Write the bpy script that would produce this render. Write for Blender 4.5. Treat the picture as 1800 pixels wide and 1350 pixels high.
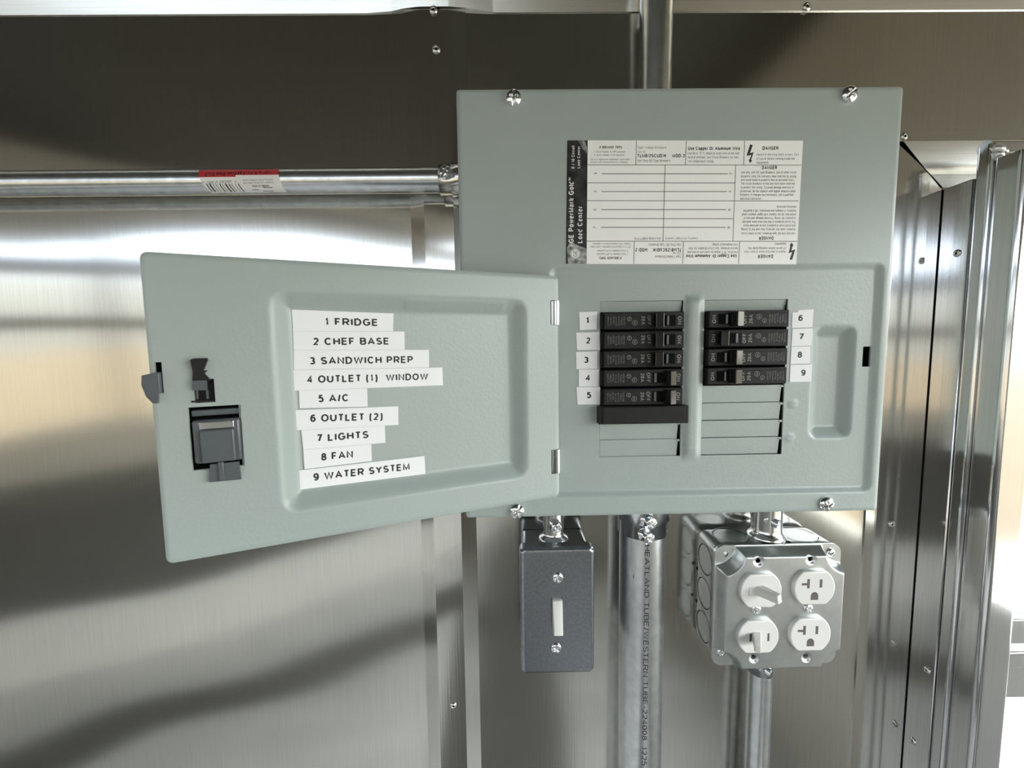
import bpy, bmesh, math, random
import numpy as np
from mathutils import Vector, Matrix
random.seed(7)
for o in list(bpy.data.objects): bpy.data.objects.remove(o, do_unlink=True)
scn = bpy.context.scene; COL = scn.collection
# ---------------------------------------------------------------- frame: all lengths below are millimetres from the
# top left front corner of the panel cover (x right, y into the wall, z up); Z0 lifts that corner above the floor
Z0 = 1660.0
def Wp(p): return (p[0]*.001, p[1]*.001, (p[2]+Z0)*.001)
# ---------------------------------------------------------------- camera
FPX, CX, CY, CZ = 764.185, 29.743, -292.365, -162.595
PITCH, YAW, ROLL = -0.0890694, -0.0113493, 0.0135412
def rot3():
    cy, sy = math.cos(YAW), math.sin(YAW); cp, sp = math.cos(PITCH), math.sin(PITCH); cr, sr = math.cos(ROLL), math.sin(ROLL)
    return np.array([[cy,-sy,0],[sy,cy,0],[0,0,1]]) @ np.array([[1,0,0],[0,cp,-sp],[0,sp,cp]]) @ np.array([[cr,0,sr],[0,1,0],[-sr,0,cr]])
RM = rot3(); CAMP = np.array([CX, CY, CZ])
def ray(px, py): return RM @ np.array([(px-900)/FPX, 1.0, -(py-675)/FPX])
cd = bpy.data.cameras.new('camera'); cam = bpy.data.objects.new('camera', cd); COL.objects.link(cam)
cd.sensor_fit = 'HORIZONTAL'; cd.sensor_width = 36.0; cd.lens = FPX*36.0/1800.0; cd.clip_start = 0.01; cd.clip_end = 200
X_, F_, U_ = RM[:,0], RM[:,1], RM[:,2]
cam.matrix_world = Matrix(((X_[0],U_[0],-F_[0],CX*.001),(X_[1],U_[1],-F_[1],CY*.001),(X_[2],U_[2],-F_[2],(CZ+Z0)*.001),(0,0,0,1)))
scn.camera = cam
# ---------------------------------------------------------------- view, sky
vs = scn.view_settings; scn.display_settings.display_device = 'sRGB'
vs.view_transform = 'Standard'; vs.look = 'None'; vs.gamma = 1.0; vs.use_curve_mapping = False
vs.exposure = 0.54
SKY = 9.5
cy_ = scn.cycles; cy_.use_denoising = True; cy_.max_bounces = 10; cy_.diffuse_bounces = 5; cy_.glossy_bounces = 6
cy_.sample_clamp_indirect = 8.0; cy_.caustics_reflective = True; cy_.blur_glossy = 0.03
w = bpy.data.worlds.new('overcast_sky'); scn.world = w; w.use_nodes = True
nt = w.node_tree; nt.nodes.clear()
tc = nt.nodes.new('ShaderNodeTexCoord'); sx = nt.nodes.new('ShaderNodeSeparateXYZ')
bg = nt.nodes.new('ShaderNodeBackground'); ow = nt.nodes.new('ShaderNodeOutputWorld'); bg.inputs[1].default_value = SKY
nt.links.new(tc.outputs['Generated'], sx.inputs[0])
def sky_ramp(src, stops):
    r = nt.nodes.new('ShaderNodeValToRGB'); els = r.color_ramp.elements
    els[0].position, els[0].color = stops[0][0], (*stops[0][1], 1); els[1].position, els[1].color = stops[-1][0], (*stops[-1][1], 1)
    for p, c in stops[1:-1]: els.new(p).color = (*c, 1)
    nt.links.new(src, r.inputs[0]); return r.outputs[0]
lo_hi = sky_ramp(sx.outputs[2], [(0.0, (.34,.31,.25)), (.085, (.42,.395,.33)), (.118, (.94,.97,1))])
mr = nt.nodes.new('ShaderNodeMapRange'); mr.inputs[1].default_value = -1; mr.inputs[2].default_value = 1
nt.links.new(sx.outputs[0], mr.inputs[0])
side = sky_ramp(mr.outputs[0], [(.35, (.255,.285,.325)), (.85, (.92,.97,1.0))])       # brighter, warmer sky on the sun's side
mu = nt.nodes.new('ShaderNodeMix'); mu.data_type = 'RGBA'; mu.blend_type = 'MULTIPLY'; mu.inputs[0].default_value = 1.0
nt.links.new(lo_hi, mu.inputs[6]); nt.links.new(side, mu.inputs[7]); nt.links.new(mu.outputs[2], bg.inputs[0]); nt.links.new(bg.outputs[0], ow.inputs[0])
# ---------------------------------------------------------------- materials
def new_mat(name):
    m = bpy.data.materials.new(name); m.use_nodes = True
    return m, m.node_tree, m.node_tree.nodes['Principled BSDF']
def noise(nt, scale, detail=2.0, vec=None, stretch=None, rough=.5):
    n = nt.nodes.new('ShaderNodeTexNoise'); n.inputs['Scale'].default_value = scale; n.inputs['Detail'].default_value = detail
    n.inputs['Roughness'].default_value = rough
    t = nt.nodes.new('ShaderNodeTexCoord'); src = t.outputs['Object']
    if stretch:
        mp = nt.nodes.new('ShaderNodeMapping'); mp.inputs['Scale'].default_value = stretch
        nt.links.new(src, mp.inputs[0]); src = mp.outputs[0]
    nt.links.new(src, n.inputs['Vector']); return n
def bump(nt, src, dist, strength=1.0, normal=None):
    b = nt.nodes.new('ShaderNodeBump'); b.inputs['Distance'].default_value = dist; b.inputs['Strength'].default_value = strength
    nt.links.new(src, b.inputs['Height'])
    if normal is not None: nt.links.new(normal, b.inputs['Normal'])
    return b.outputs[0]
def ramp(nt, src, stops):
    r = nt.nodes.new('ShaderNodeValToRGB'); els = r.color_ramp.elements
    while len(els) > 2: els.remove(els[-1])
    els[0].position, els[0].color = stops[0][0], (*stops[0][1], 1); els[1].position, els[1].color = stops[-1][0], (*stops[-1][1], 1)
    for p, c in stops[1:-1]:
        q = els.new(p); q.color = (*c, 1)
    nt.links.new(src, r.inputs[0]); return r.outputs[0]
def plain(name, col, rough=.5, metal=0.0, spec=.5, var=0.0, vscale=40, bmp=0.0, bscale=600, coat=0.0, grain=None):
    m, nt, b = new_mat(name)
    b.inputs['Roughness'].default_value = rough; b.inputs['Metallic'].default_value = metal; b.inputs['Specular IOR Level'].default_value = spec
    if coat: b.inputs['Coat Weight'].default_value = coat; b.inputs['Coat Roughness'].default_value = .08
    n = noise(nt, vscale, 3, stretch=grain)
    lo = tuple(c*(1-var) for c in col); hi = tuple(min(1, c*(1+var)) for c in col)
    nt.links.new(ramp(nt, n.outputs[0], [(.3, lo), (.7, hi)]), b.inputs['Base Color'])
    if bmp: nt.links.new(bump(nt, noise(nt, bscale, 2).outputs[0], bmp), b.inputs['Normal'])
    return m
def stainless(name, col, rough, warp=0.0, axis='v', aniso=.6):
    # brushed sheet: fine grain along one axis, large soft oil-canning
    m, nt, b = new_mat(name)
    b.inputs['Metallic'].default_value = 1.0; b.inputs['Roughness'].default_value = rough
    b.inputs['Anisotropic'].default_value = aniso
    tg = nt.nodes.new('ShaderNodeTangent'); tg.direction_type = 'UV_MAP'; nt.links.new(tg.outputs[0], b.inputs['Tangent'])
    st = (900, 900, 14) if axis == 'v' else (14, 900, 900)
    g = noise(nt, 1.0, 2, stretch=st)
    c2 = noise(nt, 2.3, 2)
    mx = nt.nodes.new('ShaderNodeMix'); mx.data_type = 'RGBA'; mx.blend_type = 'MULTIPLY'; mx.inputs[0].default_value = 1.0
    nt.links.new(ramp(nt, g.outputs[0], [(.25, tuple(c*.90 for c in col)), (.75, col)]), mx.inputs[6])
    nt.links.new(ramp(nt, c2.outputs[0], [(.3, (.93,.93,.93)), (.7, (1,1,1))]), mx.inputs[7])
    nt.links.new(mx.outputs[2], b.inputs['Base Color'])
    nrm = bump(nt, g.outputs[0], .00002, .6)
    if warp:
        nrm = bump(nt, noise(nt, 2.6, .6, stretch=(.8, 1, 1.25)).outputs[0], warp, 1.0, nrm)
    nt.links.new(nrm, b.inputs['Normal'])
    return m
M = {}
M['wall'] = stainless('brushed_stainless_sheet', (.66,.645,.605), .13, .013)
M['trimv'] = stainless('brushed_trim_upright', (.66,.64,.60), .10, .004, aniso=.4)
M['trimh'] = stainless('brushed_trim_level', (.70,.69,.65), .22, .004, 'h')
M['alu'] = stainless('extruded_aluminium', (.74,.745,.76), .11, .002, aniso=.4)
M['paint'] = plain('grey_enamel', (.345,.392,.372), .33, spec=.5, var=.02, vscale=6, bmp=.00012, bscale=520)
M['emt'] = plain('galvanised_tube', (.70,.72,.73), .27, 1.0, var=.10, vscale=140, bmp=.00003, bscale=700)
M['galv'] = plain('galvanised_box_steel', (.58,.60,.595), .36, 1.0, var=.06, vscale=120, bmp=.00003, bscale=500)
M['galvdark'] = plain('mottled_galvanised_plate', (.36,.385,.42), .27, 1.0, var=.14, vscale=520, bmp=.00003, bscale=600)
M['zinc'] = plain('bright_zinc', (.80,.81,.83), .16, 1.0, var=.06, vscale=300)
M['weld'] = plain('weld_metal', (.86,.87,.86), .45, 1.0, var=.05, vscale=200)
M['rivet'] = plain('rivet_steel', (.70,.69,.66), .25, 1.0, var=.05, vscale=300)
M['black'] = plain('black_breaker_plastic', (.017,.017,.016), .5, spec=.2, var=.15, vscale=200)
M['gloss'] = plain('black_handle_plastic', (.012,.012,.013), .10, spec=.8, var=.1, vscale=200)
M['void'] = plain('dark_opening', (.004,.004,.004), .8, spec=.1)
M['dgrey'] = plain('slate_grey_plastic', (.085,.095,.102), .30, var=.06, vscale=150)
M['white'] = plain('ivory_white_plastic', (.66,.645,.605), .25, var=.015, vscale=60)
M['slot'] = plain('slot_shadow', (.10,.085,.08), .6, var=.1)
M['paper'] = plain('white_label_tape', (.80,.80,.81), .55, var=.01, vscale=30)
M['card'] = plain('printed_label_stock', (.88,.88,.86), .45, var=.015, vscale=30)
M['ink'] = plain('black_ink', (.018,.015,.016), .5)
M['inkgrey'] = plain('fine_print_ink', (.05,.05,.05), .5)
M['marking'] = plain('breaker_marking_ink', (.20,.195,.185), .5)
M['wink'] = plain('white_ink', (.75,.75,.73), .5)
M['stencil'] = plain('conduit_stencil_ink', (.035,.04,.045), .7, spec=.2)
M['red'] = plain('red_label_band', (.52,.035,.045), .4, var=.05)
M['mottle'] = plain('mottled_black_print', (.020,.021,.022), .4, var=.9, vscale=170)
M['mottle2'] = plain('mottled_grey_print', (.28,.29,.28), .4, var=.75, vscale=330)
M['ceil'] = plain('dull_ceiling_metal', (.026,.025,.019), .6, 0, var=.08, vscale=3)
M['cabin'] = plain('cabin_wall_metal', (.62,.58,.50), .5, .1, var=.08, vscale=3)
M['pale'] = plain('pale_lit_band', (.75,.73,.68), .5, var=.05, vscale=5)  # pale colour stands in for a lit band below the counter
M['floor'] = plain('floor_lit_patch', (.62,.61,.575), .45, var=.12, vscale=4)  # paler copy of the floor, painted as its lit part
M['floormid'] = plain('floor_mid_tone', (.46,.45,.42), .45, var=.15, vscale=4)  # middle tone of the same floor
M['dark'] = plain('dark_counter_floor_shade', (.09,.085,.075), .5, var=.1, vscale=4)  # also colours the shaded zone painted on the floor
M['dirt'] = plain('dry_tan_ground', (.165,.115,.055), .9, var=.15, vscale=.8)
M['concrete'] = plain('pale_concrete', (.70,.655,.56), .9, var=.08, vscale=1.5)
gm, gnt, gb = new_mat('window_glass'); gb.inputs['Transmission Weight'].default_value = 1.0; gb.inputs['Roughness'].default_value = 0.0; gb.inputs['IOR'].default_value = 1.45
M['glass'] = gm
# ---------------------------------------------------------------- frames on real surfaces
class Fr:                                       # flat frame: origin, u (right), w (up); n = u x w looks at the viewer
    def __init__(s, O, u, wv):
        s.O = np.array(O, float); s.u = np.array(u, float)/np.linalg.norm(u); s.w = np.array(wv, float)/np.linalg.norm(wv); s.n = np.cross(s.u, s.w)
    def pt(s, a, b, c=0.0): return s.O + a*s.u + b*s.w + c*s.n
    def px(s, x, y, c=0.0):
        d = ray(x, y); P = s.O + c*s.n; t = ((P-CAMP)@s.n)/(d@s.n); Q = CAMP + t*d - P
        return np.array([Q@s.u, Q@s.w])
class Cy:                                       # round frame on a pipe: a along axis, b = arc length, c = radial
    def __init__(s, O, ax, front, r):
        s.O = np.array(O, float); s.ax = np.array(ax, float); s.f = np.array(front, float); s.g = np.cross(s.f, s.ax); s.r = r
    def pt(s, a, b, c=0.0):
        t = b/s.r; return s.O + a*s.ax + (s.r+c)*(math.cos(t)*s.f + math.sin(t)*s.g)
    def px(s, x, y, c=0.0):
        d = ray(x, y); o = CAMP - s.O
        dp = d - (d@s.ax)*s.ax; op = o - (o@s.ax)*s.ax; R = s.r + c
        A, B, C = dp@dp, 2*dp@op, op@op - R*R; D = max(0, B*B - 4*A*C); t = (-B - math.sqrt(D))/(2*A)
        Q = o + t*d; return np.array([Q@s.ax, s.r*math.atan2(Q@s.g, Q@s.f)])
FC = Fr((0,0,0), (1,0,0), (0,0,1))              # panel cover face
FW = Fr((0,79,0), (1,0,0), (0,0,1))             # back wall
TH = 0.404614
FD = Fr((64.87,-1,-117.53), (math.cos(TH), math.sin(TH), 0), (0,0,1))   # open door, inner face
def fy(Y): return Fr((0,Y,0), (1,0,0), (0,0,1))
# ---------------------------------------------------------------- mesh builder (mm)
class MB:
    def __init__(s): s.v = []; s.f = []; s.m = []; s.s = []
    def add(s, vs, fs, mat=0, smooth=False):
        k = len(s.v); s.v += [tuple(float(c) for c in p) for p in vs]
        for f in fs: s.f.append(tuple(i+k for i in f)); s.m.append(mat); s.s.append(smooth)
    def box(s, x0, x1, y0, y1, z0, z1, mat=0, bev=0.0, seg=2, fr=None):
        # with fr, x/y/z are a/b/c of that frame
        bm = bmesh.new(); bmesh.ops.create_cube(bm, size=1.0)
        for q in bm.verts: q.co = ((x0+x1)/2+q.co.x*(x1-x0), (y0+y1)/2+q.co.y*(y1-y0), (z0+z1)/2+q.co.z*(z1-z0))
        if bev: bmesh.ops.bevel(bm, geom=bm.edges[:], offset=bev, segments=seg, profile=.5, affect='EDGES')
        bm.normal_update(); s.bm(bm, mat, bool(bev) and seg > 1, fr)
    def bm(s, bm, mat=0, smooth=False, fr=None):
        bm.verts.index_update(); bm.normal_update(); am = max(f.calc_area() for f in bm.faces)
        flat = [max(abs(c) for c in f.normal) > .999 or f.calc_area() > .3*am for f in bm.faces]      # broad faces stay flat, only rounded edges shade smooth
        k = len(s.s)
        vs = [tuple(q.co) for q in bm.verts]
        if fr is not None: vs = [fr.pt(*q) for q in vs]
        s.add(vs, [[q.index for q in f.verts] for f in bm.faces], mat, smooth)
        for i, fl in enumerate(flat): s.s[k+i] = smooth and not fl
        bm.free()
    def revolve(s, O, ax, prof, n=32, mat=0, smooth=True, cap0=True, cap1=True):
        O = np.array(O, float); ax = np.array(ax, float)/np.linalg.norm(ax)
        p = np.array([0,0,1.]) if abs(ax[2]) < .9 else np.array([1.,0,0]); p = p-(p@ax)*ax; p /= np.linalg.norm(p); q = np.cross(ax, p)
        vs, fs = [], []
        for r, h in prof:
            for i in range(n):
                t = 2*math.pi*i/n; vs.append(O + h*ax + r*(math.cos(t)*p+math.sin(t)*q))
        for j in range(len(prof)-1):
            for i in range(n): fs.append((j*n+i, j*n+(i+1)%n, (j+1)*n+(i+1)%n, (j+1)*n+i))
        s.add(vs, fs, mat, smooth)
        if cap0: s.add(vs[:n], [tuple(range(n))[::-1]], mat)
        if cap1: s.add(vs[-n:], [tuple(range(n))], mat)
    def prism(s, poly, fr, c0, c1, mat=0, side=None):
        n = len(poly); vs = [fr.pt(a, b, c1) for a, b in poly] + [fr.pt(a, b, c0) for a, b in poly]
        s.add(vs[:n], [tuple(range(n))], mat)
        s.add(vs[n:], [tuple(range(n))[::-1]], mat)
        s.add(vs, [(i, i+n, (i+1)%n+n, (i+1)%n) for i in range(n)], mat if side is None else side)
    def sheet(s, us, vs_, P, hole=None, mat=0, smooth=True, matf=None):
        # grid sheet P(a,b) -> point ; hole(a,b) on the cell centre drops the cell
        nu, nv = len(us), len(vs_); k = len(s.v)
        for b in vs_:
            for a in us: s.v.append(tuple(float(c) for c in P(a, b)))
        for j in range(nv-1):
            for i in range(nu-1):
                ca, cb = (us[i]+us[i+1])/2, (vs_[j]+vs_[j+1])/2
                if hole and hole(ca, cb): continue
                s.f.append((k+j*nu+i, k+j*nu+i+1, k+(j+1)*nu+i+1, k+(j+1)*nu+i)); s.m.append(matf(ca, cb) if matf else mat); s.s.append(smooth)
    def rim(s, us, vs_, P, Q, mat=0):
        # wall from the sheet's outer edge P to Q
        ed = [(a, vs_[0]) for a in us] + [(us[-1], b) for b in vs_[1:]] + [(a, vs_[-1]) for a in us[::-1][1:]] + [(us[0], b) for b in vs_[::-1][1:-1]]
        n = len(ed); vs2 = [P(*q) for q in ed] + [Q(*q) for q in ed]
        s.add(vs2, [(i, i+n, (i+1)%n+n, (i+1)%n) for i in range(n)], mat)
SMALL = []
def link(o, parent):
    COL.objects.link(o)
    if parent is not None: o.parent = parent
def origin(o):
    p = Vector((0,0,0))
    while o is not None: p = p + o.location; o = o.parent
    return p
def obj(name, mb, mats, parent=None, loc=None, uv=False):
    """one mesh object; vertices are stored relative to its base so that the object sits where it stands"""
    me = bpy.data.meshes.new(name)
    mats = mats if isinstance(mats, (list, tuple)) else [mats]
    base = origin(parent) if parent is not None else Vector((0,0,0))
    if loc is None and parent is None and mb.v:
        A = np.array(mb.v); c = (A.min(0)+A.max(0))/2; loc = (c[0], c[1], A[:,2].min())
    L = Vector((0,0,0)) if loc is None else Vector(Wp(loc))
    if parent is not None: L = Vector((0,0,0))
    off = base + L
    me.from_pydata([tuple(Vector(Wp(p))-off) for p in mb.v], [], mb.f)
    for m in mats: me.materials.append(M[m])
    me.polygons.foreach_set('material_index', mb.m); me.polygons.foreach_set('use_smooth', mb.s)
    if uv:
        ul = me.uv_layers.new(name='UVMap')
        cs = np.array(mb.v)
        li = np.zeros(len(me.loops), int); me.loops.foreach_get('vertex_index', li)
        ul.data.foreach_set('uv', np.stack([(cs[li,0]+cs[li,1])*.001, cs[li,2]*.001], 1).ravel())
    me.validate(); me.update()
    o = bpy.data.objects.new(name, me); o.location = L; link(o, parent); return o
def thing(name, label, cat, loc, group=None):
    o = bpy.data.objects.new(name, None); o.empty_display_size = .01; o.location = Wp(loc); link(o, None)
    return tag(o, label, cat, group)
def tag(o, label, cat, group=None):
    o['label'] = label; o['category'] = cat
    if group: o['group'] = group
    return o
def struct(o, label=None, cat=None):
    o['kind'] = 'structure'
    if label: o['label'] = label
    if cat: o['category'] = cat
    return o
# ---------------------------------------------------------------- lettering
def _A(cx, cy, rx, ry, a0, a1, n=12):
    return [(cx+rx*math.cos(math.radians(a0+(a1-a0)*k/n)), cy+ry*math.sin(math.radians(a0+(a1-a0)*k/n))) for k in range(n+1)]
def _E(cx, cy, rx, ry, n=22): return _A(cx, cy, rx, ry, 90, 450, n)
_P = [(0,0),(0,1),(.55,1)] + _A(.55,.73,.45,.27,90,-90) + [(0,.46)]
_S = _A(.5,.745,.44,.255,25,270) + _A(.5,.245,.5,.245,90,-155)
# plain sans letters as centre lines in a unit box (width, strokes); 1 = capital height, .73 = x-height
GL = {'A':(.80,[[(0,0),(.5,1),(1,0)],[(.18,.31),(.82,.31)]]), 'B':(.70,[[(0,0),(0,1),(.55,1)]+_A(.55,.76,.40,.24,90,-90)+[(0,.52)],[(.3,.52),(.6,.52)]+_A(.6,.26,.40,.26,90,-90)+[(0,0)]]),
 'C':(.76,[_A(.5,.5,.5,.5,42,318,24)]), 'D':(.74,[[(0,0),(0,1),(.42,1)]+_A(.42,.5,.58,.5,90,-90,18)+[(0,0)]]), 'E':(.65,[[(1,1),(0,1),(0,0),(1,0)],[(0,.52),(.92,.52)]]),
 'F':(.61,[[(1,1),(0,1),(0,0)],[(0,.5),(.86,.5)]]), 'G':(.80,[_A(.5,.5,.5,.5,42,318,24)+[(.96,.2),(.96,.46),(.56,.46)]]), 'H':(.72,[[(0,0),(0,1)],[(1,0),(1,1)],[(0,.52),(1,.52)]]),
 'I':(.20,[[(.5,0),(.5,1)]]), 'J':(.54,[[(1,1),(1,.3)]+_A(.5,.3,.5,.3,0,-180)]), 'K':(.72,[[(0,0),(0,1)],[(1,1),(.02,.38)],[(.33,.58),(1,0)]]), 'L':(.59,[[(0,1),(0,0),(1,0)]]),
 'M':(.84,[[(0,0),(0,1),(.5,.06),(1,1),(1,0)]]), 'N':(.72,[[(0,0),(0,1),(1,0),(1,1)]]), 'O':(.82,[_E(.5,.5,.5,.5,28)]), 'P':(.67,[_P]), 'Q':(.82,[_E(.5,.5,.5,.5,28),[(.6,.25),(1,-.04)]]),
 'R':(.72,[_P,[(.5,.46),(1,0)]]), 'S':(.68,[_S]), 'T':(.66,[[(0,1),(1,1)],[(.5,1),(.5,0)]]), 'U':(.72,[[(0,1),(0,.35)]+_A(.5,.35,.5,.35,180,360)+[(1,1)]]), 'V':(.76,[[(0,1),(.5,0),(1,1)]]),
 'W':(1.06,[[(0,1),(.25,0),(.5,.96),(.75,0),(1,1)]]), 'X':(.74,[[(0,1),(1,0)],[(0,0),(1,1)]]), 'Y':(.74,[[(0,1),(.5,.45),(1,1)],[(.5,.48),(.5,0)]]), 'Z':(.64,[[(0,1),(1,1),(0,0),(1,0)]]),
 '0':(.56,[_E(.5,.5,.5,.5)]), '1':(.36,[[(.0,.76),(.62,1),(.62,0)]]), '2':(.57,[_A(.5,.7,.48,.3,160,-28)+[(0,0),(1,0)]]), '3':(.57,[_A(.48,.755,.44,.245,150,-90),_A(.48,.265,.52,.265,90,-150)]),
 '4':(.60,[[(.74,0),(.74,1),(0,.27),(1,.27)]]), '5':(.57,[[(.92,1),(.2,1),(.08,.5)]+_A(.47,.325,.53,.325,132,-150,16)]), '6':(.57,[_E(.5,.315,.5,.315),_A(.56,.5,.56,.5,48,200)]),
 '7':(.56,[[(0,1),(1,1),(.36,0)]]), '8':(.57,[_E(.5,.76,.42,.24),_E(.5,.265,.5,.265)]), '9':(.57,[_E(.5,.685,.5,.315),_A(.44,.5,.56,.5,228,380)]),
 'a':(.52,[_A(.5,.5,.44,.23,155,0)+[(.94,0)],_E(.46,.21,.46,.21)]), 'b':(.54,[[(0,1),(0,0)],_E(.5,.365,.5,.365)]), 'c':(.50,[_A(.5,.365,.5,.365,45,315,18)]), 'd':(.54,[[(1,1),(1,0)],_E(.5,.365,.5,.365)]),
 'e':(.54,[[(0,.38),(1,.38)]+_A(.5,.365,.5,.365,0,310,20)]), 'f':(.34,[[(1,1),(.7,1),(.45,.86),(.45,0)],[(0,.70),(1,.70)]]), 'g':(.54,[_E(.5,.365,.5,.365),[(1,.73),(1,-.1)]+_A(.5,-.1,.5,.2,0,-160)]),
 'h':(.52,[[(0,1),(0,0)],[(0,.45)]+_A(.5,.45,.5,.28,180,0)+[(1,0)]]), 'i':(.16,[[(.5,0),(.5,.73)],[(.5,.88),(.5,1)]]), 'j':(.2,[[(.6,.73),(.6,-.15),(0,-.26)],[(.6,.88),(.6,1)]]),
 'k':(.52,[[(0,1),(0,0)],[(1,.73),(.02,.28)],[(.35,.44),(1,0)]]), 'l':(.16,[[(.5,0),(.5,1)]]), 'm':(.82,[[(0,0),(0,.73)],[(0,.5)]+_A(.25,.5,.25,.23,180,0)+[(.5,0)],[(.5,.5)]+_A(.75,.5,.25,.23,180,0)+[(1,0)]]),
 'n':(.52,[[(0,0),(0,.73)],[(0,.45)]+_A(.5,.45,.5,.28,180,0)+[(1,0)]]), 'o':(.55,[_E(.5,.365,.5,.365)]), 'p':(.54,[[(0,.73),(0,-.28)],_E(.5,.365,.5,.365)]), 'q':(.54,[[(1,.73),(1,-.28)],_E(.5,.365,.5,.365)]),
 'r':(.36,[[(0,0),(0,.73)],[(0,.45),(.3,.68),(1,.73)]]), 's':(.48,[[(x,y*.73) for x,y in _S]]), 't':(.34,[[(.45,.95),(.45,.12),(.65,0),(1,0)],[(0,.70),(1,.70)]]), 'u':(.52,[[(0,.73),(0,.28)]+_A(.5,.28,.5,.28,180,360)+[(1,.73)],[(1,.4),(1,0)]]),
 'v':(.54,[[(0,.73),(.5,0),(1,.73)]]), 'w':(.76,[[(0,.73),(.25,0),(.5,.7),(.75,0),(1,.73)]]), 'x':(.52,[[(0,.73),(1,0)],[(0,0),(1,.73)]]), 'y':(.54,[[(0,.73),(.5,0)],[(1,.73),(.4,-.2),(.1,-.27)]]), 'z':(.48,[[(0,.73),(1,.73),(0,0),(1,0)]]),
 '.':(.16,[[(.5,0),(.5,.07)]]), ',':(.16,[[(.6,.07),(.2,-.12)]]), ':':(.16,[[(.5,0),(.5,.07)],[(.5,.58),(.5,.66)]]), '/':(.34,[[(0,-.03),(1,1.03)]]), '-':(.36,[[(0,.38),(1,.38)]]), '(':(.36,[_A(1.05,.42,1.05,.74,118,242)]), ')':(.36,[_A(-.05,.42,1.05,.74,62,-62)]),
 '"':(.26,[[(.1,1),(.1,.68)],[(.9,1),(.9,.68)]]), '\u00b0':(.26,[_E(.5,.85,.5,.15)]), '~':(.5,[[(0,.4),(.3,.5),(.7,.36),(1,.46)]]), '@':(.9,[_E(.5,.4,.5,.5),_E(.5,.4,.25,.25)]),
 '\u2122':(.62,[[(0,1),(.40,1)],[(.2,1),(.2,.62)],[(.52,.62),(.52,1),(.76,.7),(1,1),(1,.62)]])}
_tx = {}
def glyphs(s, bold):
    k = (s, bold)
    if k in _tx: return _tx[k]
    t = .20 if bold else .115
    V, Fs, x = [], [], 0.0
    for ch in s:
        if ch == ' ': x += .42; continue
        wd, strokes = GL[ch]; tt = t*.5 if ch == '\u2122' else t
        for st in strokes:
            P = [(x+tt/2+px*(max(wd, tt+.001)-tt), (tt/2+py*(1-tt)) if py >= 0 else tt/2+py) for px, py in st]
            closed = math.hypot(P[0][0]-P[-1][0], P[0][1]-P[-1][1]) < 1e-6
            if closed: P = P[:-1]
            n = len(P); k0 = len(V)
            for i in range(n):
                a = P[i-1] if (i or closed) else None; c = P[(i+1) % n] if (i < n-1 or closed) else None; b = P[i]
                ds = []
                if a: d = (b[0]-a[0], b[1]-a[1]); l = math.hypot(*d) or 1; ds.append((d[0]/l, d[1]/l))
                if c: d = (c[0]-b[0], c[1]-b[1]); l = math.hypot(*d) or 1; ds.append((d[0]/l, d[1]/l))
                if len(ds) == 2:
                    m = (-(ds[0][1]+ds[1][1]), ds[0][0]+ds[1][0]); l = math.hypot(*m)
                    if l < .2: m = (-ds[0][1], ds[0][0]); q = 1.0
                    else: m = (m[0]/l, m[1]/l); q = min(1.75, 1/max(.2, m[0]*-ds[0][1]+m[1]*ds[0][0]))
                else: m = (-ds[0][1], ds[0][0]); q = 1.0
                V.append((b[0]+m[0]*q*tt/2, b[1]+m[1]*q*tt/2)); V.append((b[0]-m[0]*q*tt/2, b[1]-m[1]*q*tt/2))
            for i in range(n if closed else n-1):
                j = (i+1) % n; Fs.append((k0+2*i+1, k0+2*j+1, k0+2*j, k0+2*i))
        x += wd + .13
    _tx[k] = (np.array(V), Fs); return _tx[k]
def capH(bold): return 1.0
def text(mb, fr, s, L, R, cap, mat, c=.06, bold=False, px=True, fit=True):
    """lettering from L to R (baseline ends) with capital height cap; px: L, R, cap were read off the photo on this surface"""
    V, Fs = glyphs(s, bold)
    if px:
        a = fr.px(*L); b = fr.px(*R)
        dx, dy = R[0]-L[0], R[1]-L[1]; n = math.hypot(dx, dy); up = (L[0]+dy/n*cap, L[1]-dx/n*cap)
        h = np.linalg.norm(fr.px(*up)-a)
    else: a, b, h = np.array(L, float), np.array(R, float), cap
    d = b-a; W = np.linalg.norm(d); d = d/W; q = np.array([-d[1], d[0]])
    w0, w1 = V[:,0].min(), V[:,0].max(); sxx = W/(w1-w0); syy = h/capH(bold)
    pts = [fr.pt(*(a + d*(x-w0)*sxx + q*y*syy), c) for x, y in V]
    mb.add(pts, Fs, mat)
def strip(mb, fr, P, Q, wd, mat, c=.05):
    """thin printed line between photo points P and Q, wd mm wide"""
    a, b = fr.px(*P), fr.px(*Q); d = (b-a)/np.linalg.norm(b-a); q = np.array([-d[1], d[0]])*wd/2
    mb.add([fr.pt(*(a-q), c), fr.pt(*(b-q), c), fr.pt(*(b+q), c), fr.pt(*(a+q), c)], [(0,1,2,3)], mat)
def patch(mb, fr, pts, mat, c0=0.0, c1=.05):
    mb.prism([tuple(fr.px(*p)) for p in pts], fr, c0, c1, mat)
def ss(x, a, b):
    t = min(1, max(0, (x-a)/(b-a))); return t*t*(3-2*t)
def rr(x, z, x0, x1, z0, z1, r):
    qx = abs(x-(x0+x1)/2)-(x1-x0)/2+r; qz = abs(z-(z0+z1)/2)-(z1-z0)/2+r
    return math.hypot(max(qx,0), max(qz,0)) + min(max(qx,qz),0) - r
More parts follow.
